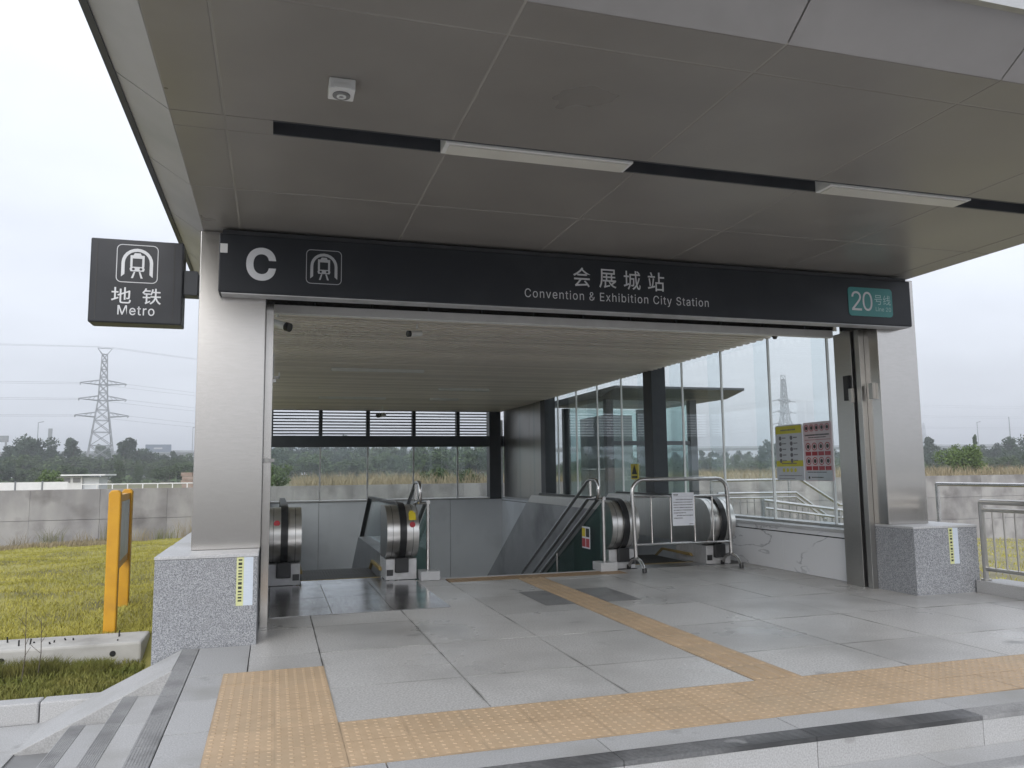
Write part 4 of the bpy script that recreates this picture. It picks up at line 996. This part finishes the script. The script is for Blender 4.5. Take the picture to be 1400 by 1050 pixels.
# grass and weeds
def blades(name, mat, pts, h, w, seed, lean=.5, curve=True):
    g = np.random.default_rng(seed); n = len(pts)
    a = g.uniform(0, 2 * PI, n); hh = h * g.uniform(.55, 1.25, n); ww = w * g.uniform(.7, 1.3, n)
    la = g.uniform(0, 2 * PI, n); ll = hh * g.uniform(.1, lean, n)
    dx, dy = np.cos(a) * ww / 2, np.sin(a) * ww / 2
    tip = pts + np.c_[np.cos(la) * ll, np.sin(la) * ll, hh]; mid = pts + np.c_[np.cos(la) * ll * .3, np.sin(la) * ll * .3, hh * .6]
    v = np.empty((n, 5, 3)); o = np.c_[dx, dy, np.zeros(n)]
    v[:, 0] = pts - o; v[:, 1] = pts + o; v[:, 2] = mid + o * .7; v[:, 3] = mid - o * .7; v[:, 4] = tip
    me = bpy.data.meshes.new(name); me.vertices.add(n * 5); me.vertices.foreach_set('co', v.ravel())
    b = np.arange(n)[:, None] * 5
    loops = np.concatenate([b + [0, 1, 2, 3], b + [3, 2, 4]], 1).ravel()
    me.loops.add(n * 7); me.loops.foreach_set('vertex_index', loops.astype(np.int32))
    me.polygons.add(n * 2); st = (np.arange(n)[:, None] * 7 + [0, 4]).ravel(); me.polygons.foreach_set('loop_start', st.astype(np.int32))
    me.materials.append(mat); me.update(); me.validate()
    ob = bpy.data.objects.new(name, me); C.objects.link(ob); return ob
def scatter(n, x0, x1, y0, y1, seed, zf, clump=0.0, power=1.0):
    g = np.random.default_rng(seed); x = g.uniform(x0, x1, n); y = y0 + (y1 - y0) * g.uniform(0, 1, n) ** power
    if clump:
        f = np.sin(x * 2.3 + np.sin(y * 1.7) * 2) * np.sin(y * 2.9 + np.sin(x * 1.3) * 2) + .6 * np.sin(x * 5.1 + y * 3.7) * np.sin(y * 6.3 - x * 2.2)
        keep = g.uniform(-1.2, 1.2, n) < f * clump + (1 - clump) * .8; x, y = x[keep], y[keep]
    z = np.array([zf(a, b) for a, b in zip(x, y)]); return np.c_[x, y, z]
p = scatter(210000, -10.5, -.92, 8.43, 27.8, 1, lawn_z, .35, 1.7)
ob = blades('lawn_grass', grass_blade, p, .04, .008, 2, 1.5); tag(ob, 'short yellow green grass of the lawn', 'grass', kind='stuff')
p = scatter(34000, 7.7, 40, 8, 27.8, 21, lawn_z, .5, 1.2)
ob = blades('lawn_grass', grass_blade, p, .08, .02, 22, 1.0); tag(ob, 'short yellow green grass beyond the right railing', 'grass', kind='stuff')
p = scatter(14000, -4.6, -1.05, 6.99, 7.9, 3, lawn_z, .25)
ob = blades('verge_grass', grass_long, p, .065, .010, 4, 1.0); tag(ob, 'longer green grass between the kerb and the concrete beam', 'grass', kind='stuff')
def tuft(lab, cx, cy, rx, ry, n, h, seed, mat=grass_long, w=.010, cat='grass tuft', name='grass_tuft', lean=.8):
    g = np.random.default_rng(seed); r = np.sqrt(g.uniform(0, 1, n)); a = g.uniform(0, 2 * PI, n); x = cx + rx * r * np.cos(a); y = cy + ry * r * np.sin(a)
    pts = np.c_[x - cx, y - cy, np.array([lawn_z(u, v) if v < 28 else .3 for u, v in zip(x, y)]) - (lawn_z(cx, cy) if cy < 28 else .3)]
    o = blades(name, mat, pts, h, w, seed + 1, lean); o.location = (cx, cy, lawn_z(cx, cy) if cy < 28 else .3); return tag(o, lab, cat)
tuft('tall dark grass tuft against the left part of the concrete beam', -1.95, 7.72, .3, .14, 2200, .13, 31, w=.006)
tuft('rounded grass tuft under the bolts at the right end of the concrete beam', -1.50, 7.72, .22, .13, 1800, .10, 33, w=.006)
# dead stalks
for k, (x, y, h, lab) in enumerate(((-1.93, 7.5, .62, 'thin dead stalk standing in the verge, taller one'), (-1.84, 7.6, .5, 'thin dead stalk standing in the verge, shorter one'))):
    o = thing('dead_stalk', lab, 'weed', (x, y, -.32)); q = random.Random(k)
    MB().tube([(x, y, -.33), (x + .02, y, -.1), (x + .01, y, -.33 + h)], .005, 5, True, .002).build('stem', bark, o)
    for j in range(4): z = -.1 + j * .08; MB().tube([(x + .015, y, z), (x + q.uniform(-.08, .08), y, z + .07)], .002, 4).build('twig', bark, o)
# weeds at the foot of the retaining wall
wq = random.Random(17)
for k, (x, y, h) in enumerate([(-7.9, 26.0, .5), (-7.1, 26.8, .6), (-6.4, 27.2, .75), (-5.5, 27.0, .5), (-4.75, 27.3, .75), (-3.9, 27.3, .55), (-3.2, 27.0, .5), (-2.55, 27.1, .8), (-8.6, 25.2, .6)]):
    tuft('', x, y, .35, .2, 90, h * .8, 100 + k, grass_dry if k % 2 else grass_long, .009, 'weed', 'wall_weed', .7)
    o = bpy.data.objects[[n.name for n in bpy.data.objects if n.name.startswith('wall_weed')][-1]]
    o['group'] = 'weeds at the foot of the retaining wall'
    rank = sorted([-7.9, -7.1, -6.4, -5.5, -4.75, -3.9, -3.2, -2.55, -8.6]).index(x)
    o['label'] = ['sparse green weed', 'dry straw coloured weed'][k % 2] + ' at the foot of the retaining wall, ' + ['leftmost of its row', 'second from the left', 'third from the left', 'fourth from the left', 'middle one of its row', 'fourth from the right', 'third from the right', 'second from the right', 'nearest the steel column'][rank]
p = scatter(9000, -14, -4.2, 24.5, 27.8, 41, lawn_z, .3)
ob = blades('dry_grass', grass_dry, p, .15, .022, 42, .9); tag(ob, 'dry straw coloured grass along the left foot of the retaining wall', 'grass', kind='stuff')
g = np.random.default_rng(51); n = 30000; x = g.uniform(1.0, 62, n); y = 28.6 + g.uniform(0, 1, n) ** 1.4 * 26
hmod = .5 + .5 * np.clip(.7 * np.sin(x * .55 + .3 * y) + .5 * np.sin(x * 1.9 + y) + .5 * np.sin(x * .23 + 1), -1, 1)
ob = blades('dry_grass', grass_dry, np.c_[x, y, np.full(n, .3) - .15 + .45 * hmod], .78, .04, 52, .8); tag(ob, 'tall dry grass growing behind the retaining wall', 'grass', kind='stuff')

# ================================================================ BACKGROUND
def bearing(px): return YAW + math.atan((px - 700) / 1081.26)
def polar(px, d): b = bearing(px); return d * math.sin(b), d * math.cos(b)
def crown_mesh(name, mat, kind, seed, nleaf, leaf):
    g = np.random.default_rng(seed)
    blobs = []
    if kind == 'cone':
        for k in range(26):
            t = g.uniform(.12, 1); r = .30 * (1.08 - t) + .03; a = g.uniform(0, 2 * PI)
            blobs.append((math.cos(a) * r * g.uniform(.2, 1), math.sin(a) * r * g.uniform(.2, 1), t, .10 + .07 * (1 - t)))
    elif kind == 'round':
        for k in range(24):
            a = g.uniform(0, 2 * PI); e = g.uniform(-.6, 1); r = g.uniform(.15, .40)
            blobs.append((math.cos(a) * r, math.sin(a) * r, .52 + .36 * e * g.uniform(.4, 1), g.uniform(.11, .20)))
    else:
        for k in range(30):
            a = g.uniform(0, 2 * PI); r = .62 * math.sqrt(g.uniform(0, 1)); blobs.append((math.cos(a) * r, math.sin(a) * r, .30 + .55 * g.uniform(0, 1) * (1 - r * .8), g.uniform(.10, .2)))
    B_ = np.array(blobs); k = g.integers(0, len(B_), nleaf)
    d = g.normal(size=(nleaf, 3)); d /= np.linalg.norm(d, axis=1)[:, None]
    c = B_[k, :3] + d * B_[k, 3:4] * (g.uniform(0, 1, (nleaf, 1)) ** .5) * [1, 1, .8]
    u = g.normal(size=(nleaf, 3)); u /= np.linalg.norm(u, axis=1)[:, None]; w = np.cross(u, g.normal(size=(nleaf, 3))); w /= np.linalg.norm(w, axis=1)[:, None]
    s = leaf * g.uniform(.6, 1.5, (nleaf, 1))
    v = np.stack([c - u * s, c + w * s * .55, c + u * s, c - w * s * .55], 1)
    me = bpy.data.meshes.new(name); me.vertices.add(nleaf * 4); me.vertices.foreach_set('co', v.ravel())
    me.loops.add(nleaf * 4); me.loops.foreach_set('vertex_index', np.arange(nleaf * 4, dtype=np.int32)); me.polygons.add(nleaf); me.polygons.foreach_set('loop_start', (np.arange(nleaf) * 4).astype(np.int32))
    me.materials.append(mat); me.update(); me.validate(); return me
def trunk_mesh(seed, kind):
    q = random.Random(seed); m = MB().tube([(0, 0, -.06), (.01, 0, .3), (.0, .01, .62)], .022, 7, True, .010)
    for k in range(4):
        a = q.uniform(0, 2 * PI); z = .25 + .09 * k; m.tube([(0, 0, z), (math.cos(a) * .14, math.sin(a) * .14, z + .14), (math.cos(a) * .24, math.sin(a) * .24, z + .24)], .010, 5, True, .004)
    return m.mesh('trunk', bark)
KIND = [('round', leaf_dark, 'dark round tree'), ('cone', leaf_dark, 'dark pointed tree'), ('round', leaf_mid, 'green round tree'),
        ('wide', leaf_mid, 'broad bushy tree'), ('cone', leaf_mid, 'green pointed tree')]
CR = [[crown_mesh('crown', mt, kd, 10 * i + j, 3200, .030 if kd != 'wide' else .036) for j in range(2)] for i, (kd, mt, _) in enumerate(KIND)]
TR = [trunk_mesh(k, '') for k in range(3)]
tn = random.Random(23)
TREES = []
def tree(x, y, z, h, w, kind, lab=None, group='trees beyond the retaining wall', name='tree', crown=None):
    o = thing(name, lab, 'tree', (x, y, z), group)
    for nm, me in (('trunk', TR[tn.randrange(3)]), ('crown', crown or CR[kind][tn.randrange(2)])):
        c = bpy.data.objects.new(nm, me); C.objects.link(c); c.parent = o; c.scale = (w, w, h); c.rotation_euler.z = tn.uniform(0, 6.28)
    return o
ZONES = ((-60, 104, 'left of the tall tower'), (104, 160, 'behind the tall tower'), (160, 275, 'right of the tall tower'),
         (355, 440, 'in the first far window'), (440, 504, 'in the second far window'), (504, 567, 'in the third far window'),
         (567, 628, 'in the fourth far window'), (628, 700, 'in the last far window'),
         (760, 985, 'beside the lift kiosk'), (985, 1062, 'left of the posters'), (1062, 1190, 'behind the posters'),
         (1245, 1320, 'just right of the right column'), (1320, 1470, 'at the far right'))
def zone(px):
    for a, b, t in ZONES:
        if a <= px < b: return t
def belt(row, d0, d1, step, hf):
    px = -60
    while px < 1470:
        if zone(px):
            k, h = hf(px); d = tn.uniform(d0, d1)
            if 104 <= px < 160: h *= 250 / d; d = tn.uniform(245, 262)      # the tower stands in front of its trees
            x, y = polar(px, d)
            w = h * (1.05 if k in (0, 2) else .85 if k in (1, 4) else 1.25) * tn.uniform(.9, 1.15)
            TREES.append((row, zone(px), px, k, tree(x, y, .2, h, w, k)))
        px += tn.uniform(*step)
def far_h(px):
    if 355 < px < 700: return tn.choice([0, 0, 1, 2, 1]), tn.uniform(6.8, 8.8)
    if px < 300: return tn.choice([0, 0, 1, 2, 3, 4]), tn.uniform(5.0, 7.2)
    return tn.choice([0, 0, 1, 2, 3]), tn.uniform(3.7, 5.6)
def mid_h(px): return tn.choice([3, 2, 3, 0]), (tn.uniform(5.2, 7.2) if 355 < px < 700 else tn.uniform(3.6, 5.4) if px < 300 else tn.uniform(2.8, 4.0))
def near_h(px): return tn.choice([3, 3, 2, 4, 0]), (tn.uniform(3.4, 5.0) if 355 < px < 700 else tn.uniform(2.2, 3.6) if px < 300 else tn.uniform(1.9, 3.0))
belt('far row', 165, 185, (13, 21), far_h)
belt('middle row', 135, 150, (15, 24), mid_h)
belt('near row', 100, 118, (17, 28), near_h)
for px_, h, k in ((42, 8.6, 0), (34, 8.0, 0), (168, 7.0, 1), (180, 7.6, 1), (98, 7.6, 1), (1050, 7.0, 0), (1074, 6.2, 0), (1390, 6.4, 0), (1366, 5.4, 0), (1268, 6.0, 1)):
    x, y = polar(px_, tn.uniform(155, 163)); TREES.append(('tall', zone(px_), px_, k, tree(x, y, .2, h, h * .95, k)))
ORD = ['first', 'second', 'third', 'fourth', 'fifth', 'sixth', 'seventh', 'eighth', 'ninth', 'tenth', 'eleventh', 'twelfth', 'thirteenth', 'fourteenth', 'fifteenth', 'sixteenth', 'seventeenth', 'eighteenth', 'nineteenth', 'twentieth']
for row in ('far row', 'middle row', 'near row', 'tall'):
    for a, b, zt in ZONES:
        L_ = sorted([t for t in TREES if t[0] == row and t[1] == zt], key=lambda t: t[2])
        for i, t in enumerate(L_):
            nm = KIND[t[3]][2]
            if row == 'tall': nm = 'tall ' + nm; 
            where = '' if row == 'tall' else ' in the ' + row
            t[4]['label'] = nm + where + ', ' + zt + ('' if len(L_) == 1 else ', ' + ORD[i] + ' from left')
x, y = polar(1310, 48); tree(x, y, .2, 2.7, 2.5, 2, 'light green bush just behind the retaining wall, right of the steel column', None, 'bush', crown_mesh('crown', leaf_light, 'round', 77, 6000, .022))
x, y = polar(70, 55); tree(x, y, .2, 1.7, 1.6, 3, 'small yellow green shrub in front of the flat-roofed hut', None, 'shrub', crown_mesh('crown', leaf_light, 'round', 78, 900, .05))
x, y = polar(1330, 118); tree(x, y, .2, 4.9, 1.6, 4, 'thin wispy tree rising from the belt right of the bush', None, 'slender_tree')

# low growth under the belt
g = np.random.default_rng(61); n = 26000; b_ = YAW + np.arctan((g.uniform(-80, 1500, n) - 700) / 1081.26); d_ = g.uniform(122, 215, n)
px_b = 700 + 1081.26 * np.tan(b_ - YAW); d_ = np.where((px_b > 100) & (px_b < 164), d_ + 125, d_)
hh_ = .6 + .5 * np.sin(b_ * 60 + np.sin(d_ * .2) * 2) + .5 * np.sin(b_ * 143)
c = np.c_[d_ * np.sin(b_), d_ * np.cos(b_), .2 + np.maximum(hh_, .3) * 1.5 * g.uniform(0, 1, n) ** .8]
u = g.normal(size=(n, 3)); u /= np.linalg.norm(u, axis=1)[:, None]; w = np.cross(u, g.normal(size=(n, 3))); w /= np.linalg.norm(w, axis=1)[:, None]
v = np.stack([c - u * .42, c + w * .26, c + u * .42, c - w * .26], 1); me = bpy.data.meshes.new('undergrowth'); me.vertices.add(n * 4); me.vertices.foreach_set('co', v.ravel())
me.loops.add(n * 4); me.loops.foreach_set('vertex_index', np.arange(n * 4, dtype=np.int32)); me.polygons.add(n); me.polygons.foreach_set('loop_start', (np.arange(n) * 4).astype(np.int32))
me.materials.append(leaf_mid); me.update(); me.validate(); ob = bpy.data.objects.new('undergrowth', me); C.objects.link(ob); tag(ob, 'low green growth under the belt of trees', 'undergrowth', kind='stuff')
for px_, d, h, w, lab in ((381, 35, 1.75, 1.3, 'yellow green shrub in the dry grass in the first far window'), (596, 37, 1.6, 1.5, 'low green shrub in the dry grass in the fourth far window'), (640, 33, 1.5, 1.1, 'small green shrub in the dry grass in the last far window')):
    x, y = polar(px_, d); tree(x, y, .2, h, w, 3, lab, 'shrubs in the dry grass', 'shrub', crown_mesh('crown', leaf_light if px_ < 400 else leaf_mid, 'round', int(px_), 1500, .035))

# pylons and lines
def pylon(lab, x, y, H, rot, z0=.3, w=.108, r=.17, arms=((.72, .13), (.60, .13), (.475, .135))):
    o = thing('transmission_tower', lab, 'pylon', (x, y, z0), 'transmission towers')
    ca, sa = math.cos(rot), math.sin(rot)
    def T(u, v, t): return (x + (u * ca - v * sa) * H, y + (u * sa + v * ca) * H, z0 + t * H)
    lev = [0, .14, .26, .36, .45, .53, .60, .66, .72, .78, .84, .90, .955]
    def half(t): return w + (.032 - w) * min(1, t / .60) if t < .6 else .032 - (.032 - .016) * (t - .6) / .4
    for sx in (-1, 1):
        for sy in (-1, 1):
            MB().tube([T(sx * half(t), sy * half(t), t) for t in (0, .36, .6, .955)], r, 5, True, r * .55).build('tower_leg', galv, o)
    m = MB()
    for a, b in zip(lev, lev[1:]):
        ha, hb = half(a), half(b)
        for (p, q) in (((-1, -1), (1, -1)), ((1, -1), (1, 1)), ((1, 1), (-1, 1)), ((-1, 1), (-1, -1))):
            m.tube([T(p[0] * ha, p[1] * ha, a), T(q[0] * hb, q[1] * hb, b)], r * .5, 4); m.tube([T(q[0] * ha, q[1] * ha, a), T(p[0] * hb, p[1] * hb, b)], r * .5, 4)
            m.tube([T(p[0] * hb, p[1] * hb, b), T(q[0] * hb, q[1] * hb, b)], r * .45, 4)
    m.build('lattice_bracing', galv, o)
    for t, L in list(arms):
        for s in (-1, 1):
            h = half(t); a = MB()
            for v in (-1, 1): a.tube([T(s * h, v * h, t), T(s * (h + L), 0, t + .012)], r * .5, 4); a.tube([T(s * h, v * h, t + .035), T(s * (h + L), 0, t + .014)], r * .45, 4)
            for f in (.3, .6):
                a.tube([T(s * (h + L * f), -h * (1 - f), t + .004), T(s * (h + L * f), h * (1 - f), t + .004)], r * .4, 4); a.tube([T(s * (h + L * f), -h * (1 - f), t), T(s * (h + L * f * .5), h * (1 - f), t + .03)], r * .4, 4)
            arm = a.build('cross_arm', galv, o)
            for dv in (-1, 1): MB().tube([T(s * (h + L), 0, t + .012), T(s * (h + L * .96), dv * .055, t + .002)], r * .6, 5).build('insulator', galv, arm)
    a = MB()
    for s in (-1, 1):
        for v in (-1, 1): a.tube([T(s * half(.955), v * half(.955), .955), T(s * .05, 0, 1.0)], r * .5, 4)
    a.tube([T(-.05, 0, 1.0), T(.05, 0, 1.0)], r * .5, 4); a.build('peak', galv, o)
    return lambda t, s, L: Vector(T(s * (half(t) + L), 0, t + .012))
A1 = pylon('tall lattice transmission tower beyond the lawn, left of the steel column', -43.7, 230, 34.8, .25)
A2 = pylon('lattice transmission tower seen through the right glass wall above the posters', 252, 350, 49, .5, r=.34)
A3 = pylon('distant lattice transmission tower just right of the steel column', 583, 600, 42, .7, r=.3)
A1b = pylon('small lattice transmission tower beyond the trees at far right', 640, 420, 38, .7, r=.25)
lines = structure_none = None
arms = ((.72, .13), (.60, .13), (.475, .135), (1.0, .03))
off1 = [Vector((-420, 150, 30 + 2 * k)) for k in range(4)]
ARM = ['top arm', 'middle arm', 'bottom arm', 'peak']; SIDE = {-1: 'farther', 1: 'nearer'}
def wire(a, b, sag, lab):
    n = 16; pts = [a.lerp(b, i / n) - Vector((0, 0, sag * 4 * (i / n) * (1 - i / n))) for i in range(n + 1)]
    o = MB().tube(pts, .024, 4).build('power_line', wire_m); tag(o, lab, 'power line', 'power lines')
for i, (t, L) in enumerate(arms):
    for s in (-1, 1):
        a = A1(t, s, L); wire(a, Vector((-430, 170 + 8 * s, 24 + 26 * t)), 7, 'thin power line running left from the tall tower, %s, %s side' % (ARM[i], SIDE[s]))
        wire(a, A2(t, s, L), 9, 'thin power line running right from the tall tower, %s, %s side' % (ARM[i], SIDE[s]))
        if i < 3: wire(A2(t, s, L), Vector((760, 250 + 12 * s, 22 + 34 * t)), 9, 'thin power line across the sky right of the right column, %s, %s side' % (ARM[i], SIDE[s]))

# viaduct, billboard, poles, gantry
vd = thing('viaduct', 'long grey road viaduct behind the belt of trees', 'viaduct', (150, 402, 0))
def vz(x): return 12.5 + (x + 110) * .0047
seg = np.arange(-330, 760, 36)
for a, b in zip(seg, seg[1:]):
    za, zb = vz(a), vz(b)
    MB().add([(a, 396, za - 2.2), (b - .3, 396, zb - 2.2), (b - .3, 408, zb - 2.2), (a, 408, za - 2.2), (a, 394, za - 1.0), (b - .3, 394, zb - 1.0), (b - .3, 410, zb - 1.0), (a, 410, za - 1.0), (a, 394, za), (b - .3, 394, zb), (b - .3, 410, zb), (a, 410, za)],
             [(3, 2, 1, 0), (0, 1, 5, 4), (2, 3, 7, 6), (4, 5, 9, 8), (6, 7, 11, 10), (8, 9, 10, 11), (0, 4, 8, 11, 7, 3), (1, 2, 6, 10, 9, 5)]).build('deck_span', viaduct_m, vd)
    MB().box(a - 1.4, a + 1.4, 399, 405, .2, za - 3.6).prism([(395, za - 2.25), (409, za - 2.25), (405, za - 3.6), (399, za - 3.6)], 'x', a - 1.2, a + 1.2).build('pier', viaduct_m, vd)
bb = thing('billboard', 'dark blue roadside billboard above the trees left of the steel column', 'billboard', (-49, 380, .3))
B(-54.4, -43.9, 380, 380.5, 11.7, 15.0).build('panel', billboard_m, bb); B(-51, -47.5, 379.9, 379.98, 13.0, 13.7).build('print', grey_print, bb)
for x in (-52, -46): B(x - .3, x + .3, 380.2, 380.8, .3, 11.7).build('leg', galv, bb)
for k, (px_, d, h, lab) in enumerate(((68, 260, 15, 'pole with a thick top above the trees, left of the tall tower'), (51, 300, 19, 'thin lamp pole above the trees at far left'), (263, 300, 18, 'thin lamp pole just left of the steel column'),
                                      (1379, 300, 17, 'thin mast above the trees at far right'), (1335, 330, 17, 'thin lamp pole right of the light green bush'))):
    x, y = polar(px_, d); o = thing('pole', lab, 'pole', (x, y, .3))
    MB().tube([(x, y, .2), (x, y, h)], .25 if k in (0, 3) else .14, 6, True, .12).build('shaft', galv, o)
    if k == 0: B(x - .45, x + .45, y - .3, y + .3, h - 6, h).build('head', galv, o)
    elif k != 3: MB().tube([(x, y, h), (x + 1.6, y, h + .3)], .12, 5).build('lamp_arm', galv, o)
x, y = polar(2, 210); o = thing('sign_gantry', 'grey road sign gantry at the far left edge above the trees', 'gantry', (x, y, .3))
MB().box(x - 8, x + 1.2, y, y + .6, 9.2, 10.6).build('beam', galv, o)
for xx in (x + .8, x - .9): B(xx - .15, xx + .15, y, y + .4, .3, 9.2).build('leg', galv, o)

# hut, fences and bricks on the field
ht = thing('hut', 'low flat-roofed hut with a projecting white roof below the tall tower', 'hut', (-13, 62, .3))
B(-14.6, -12.6, 60.8, 64, .2, 1.34).build('wall', white_paint, ht); B(-12.59, -11.6, 61.0, 64, .2, 1.30).build('side_wall', wall_panel_m, ht)
B(-14.95, -11.1, 60.3, 64.4, 1.40, 1.50).build('roof', white_paint, ht)
for k in range(3): B(-14.4 + .62 * k, -13.95 + .62 * k, 60.76, 60.79, .95, 1.27).build('window', grey_plastic, ht)
wf = thing('panel_fence', 'low white panel fence behind the retaining wall at far left', 'fence', (-11, 34, .3))
for k in range(9):
    x0 = -15.6 + .9 * k; B(x0 + .03, x0 + .87, 34, 34.03, .3, 1.16).build('panel', white_paint, wf); B(x0 - .02, x0 + .02, 33.97, 34.06, .3, 1.20).build('post', galv, wf)
lf = thing('low_railing', 'low white rail fence behind the retaining wall left of the steel column', 'fence', (-5, 36, .3))
B(-7.5, -2.9, 36, 36.04, 1.01, 1.05).build('rail', white_paint, lf)
for k in range(9): B(-7.5 + .57 * k, -7.46 + .57 * k, 36, 36.04, .3, 1.01).build('post', white_paint, lf)
bk = thing('brick_stack', 'small stack of bricks on the field beside the steel column', 'bricks', (-3.6, 38, .3))
for k in range(7):
    for j in range(2): B(-3.95 + .48 * j + .05 * (k % 2), -3.49 + .48 * j + .05 * (k % 2), 38, 38.5, .3 + .17 * k, .455 + .17 * k).build('brick', brick_m, bk)

# ================================================================ AIR
hm = bpy.data.materials.new('haze'); hm.use_nodes = True; t = hm.node_tree; t.nodes.clear()
v = t.nodes.new('ShaderNodeVolumePrincipled'); v.inputs['Color'].default_value = (.93, .96, 1, 1); v.inputs['Density'].default_value = .0015; v.inputs['Anisotropy'].default_value = .2
ou = t.nodes.new('ShaderNodeOutputMaterial'); t.links.new(v.outputs[0], ou.inputs['Volume'])
hz = B(-3600, 3600, -700, 4600, -7.6, 53).build('haze', hm); hz['kind'] = 'stuff'
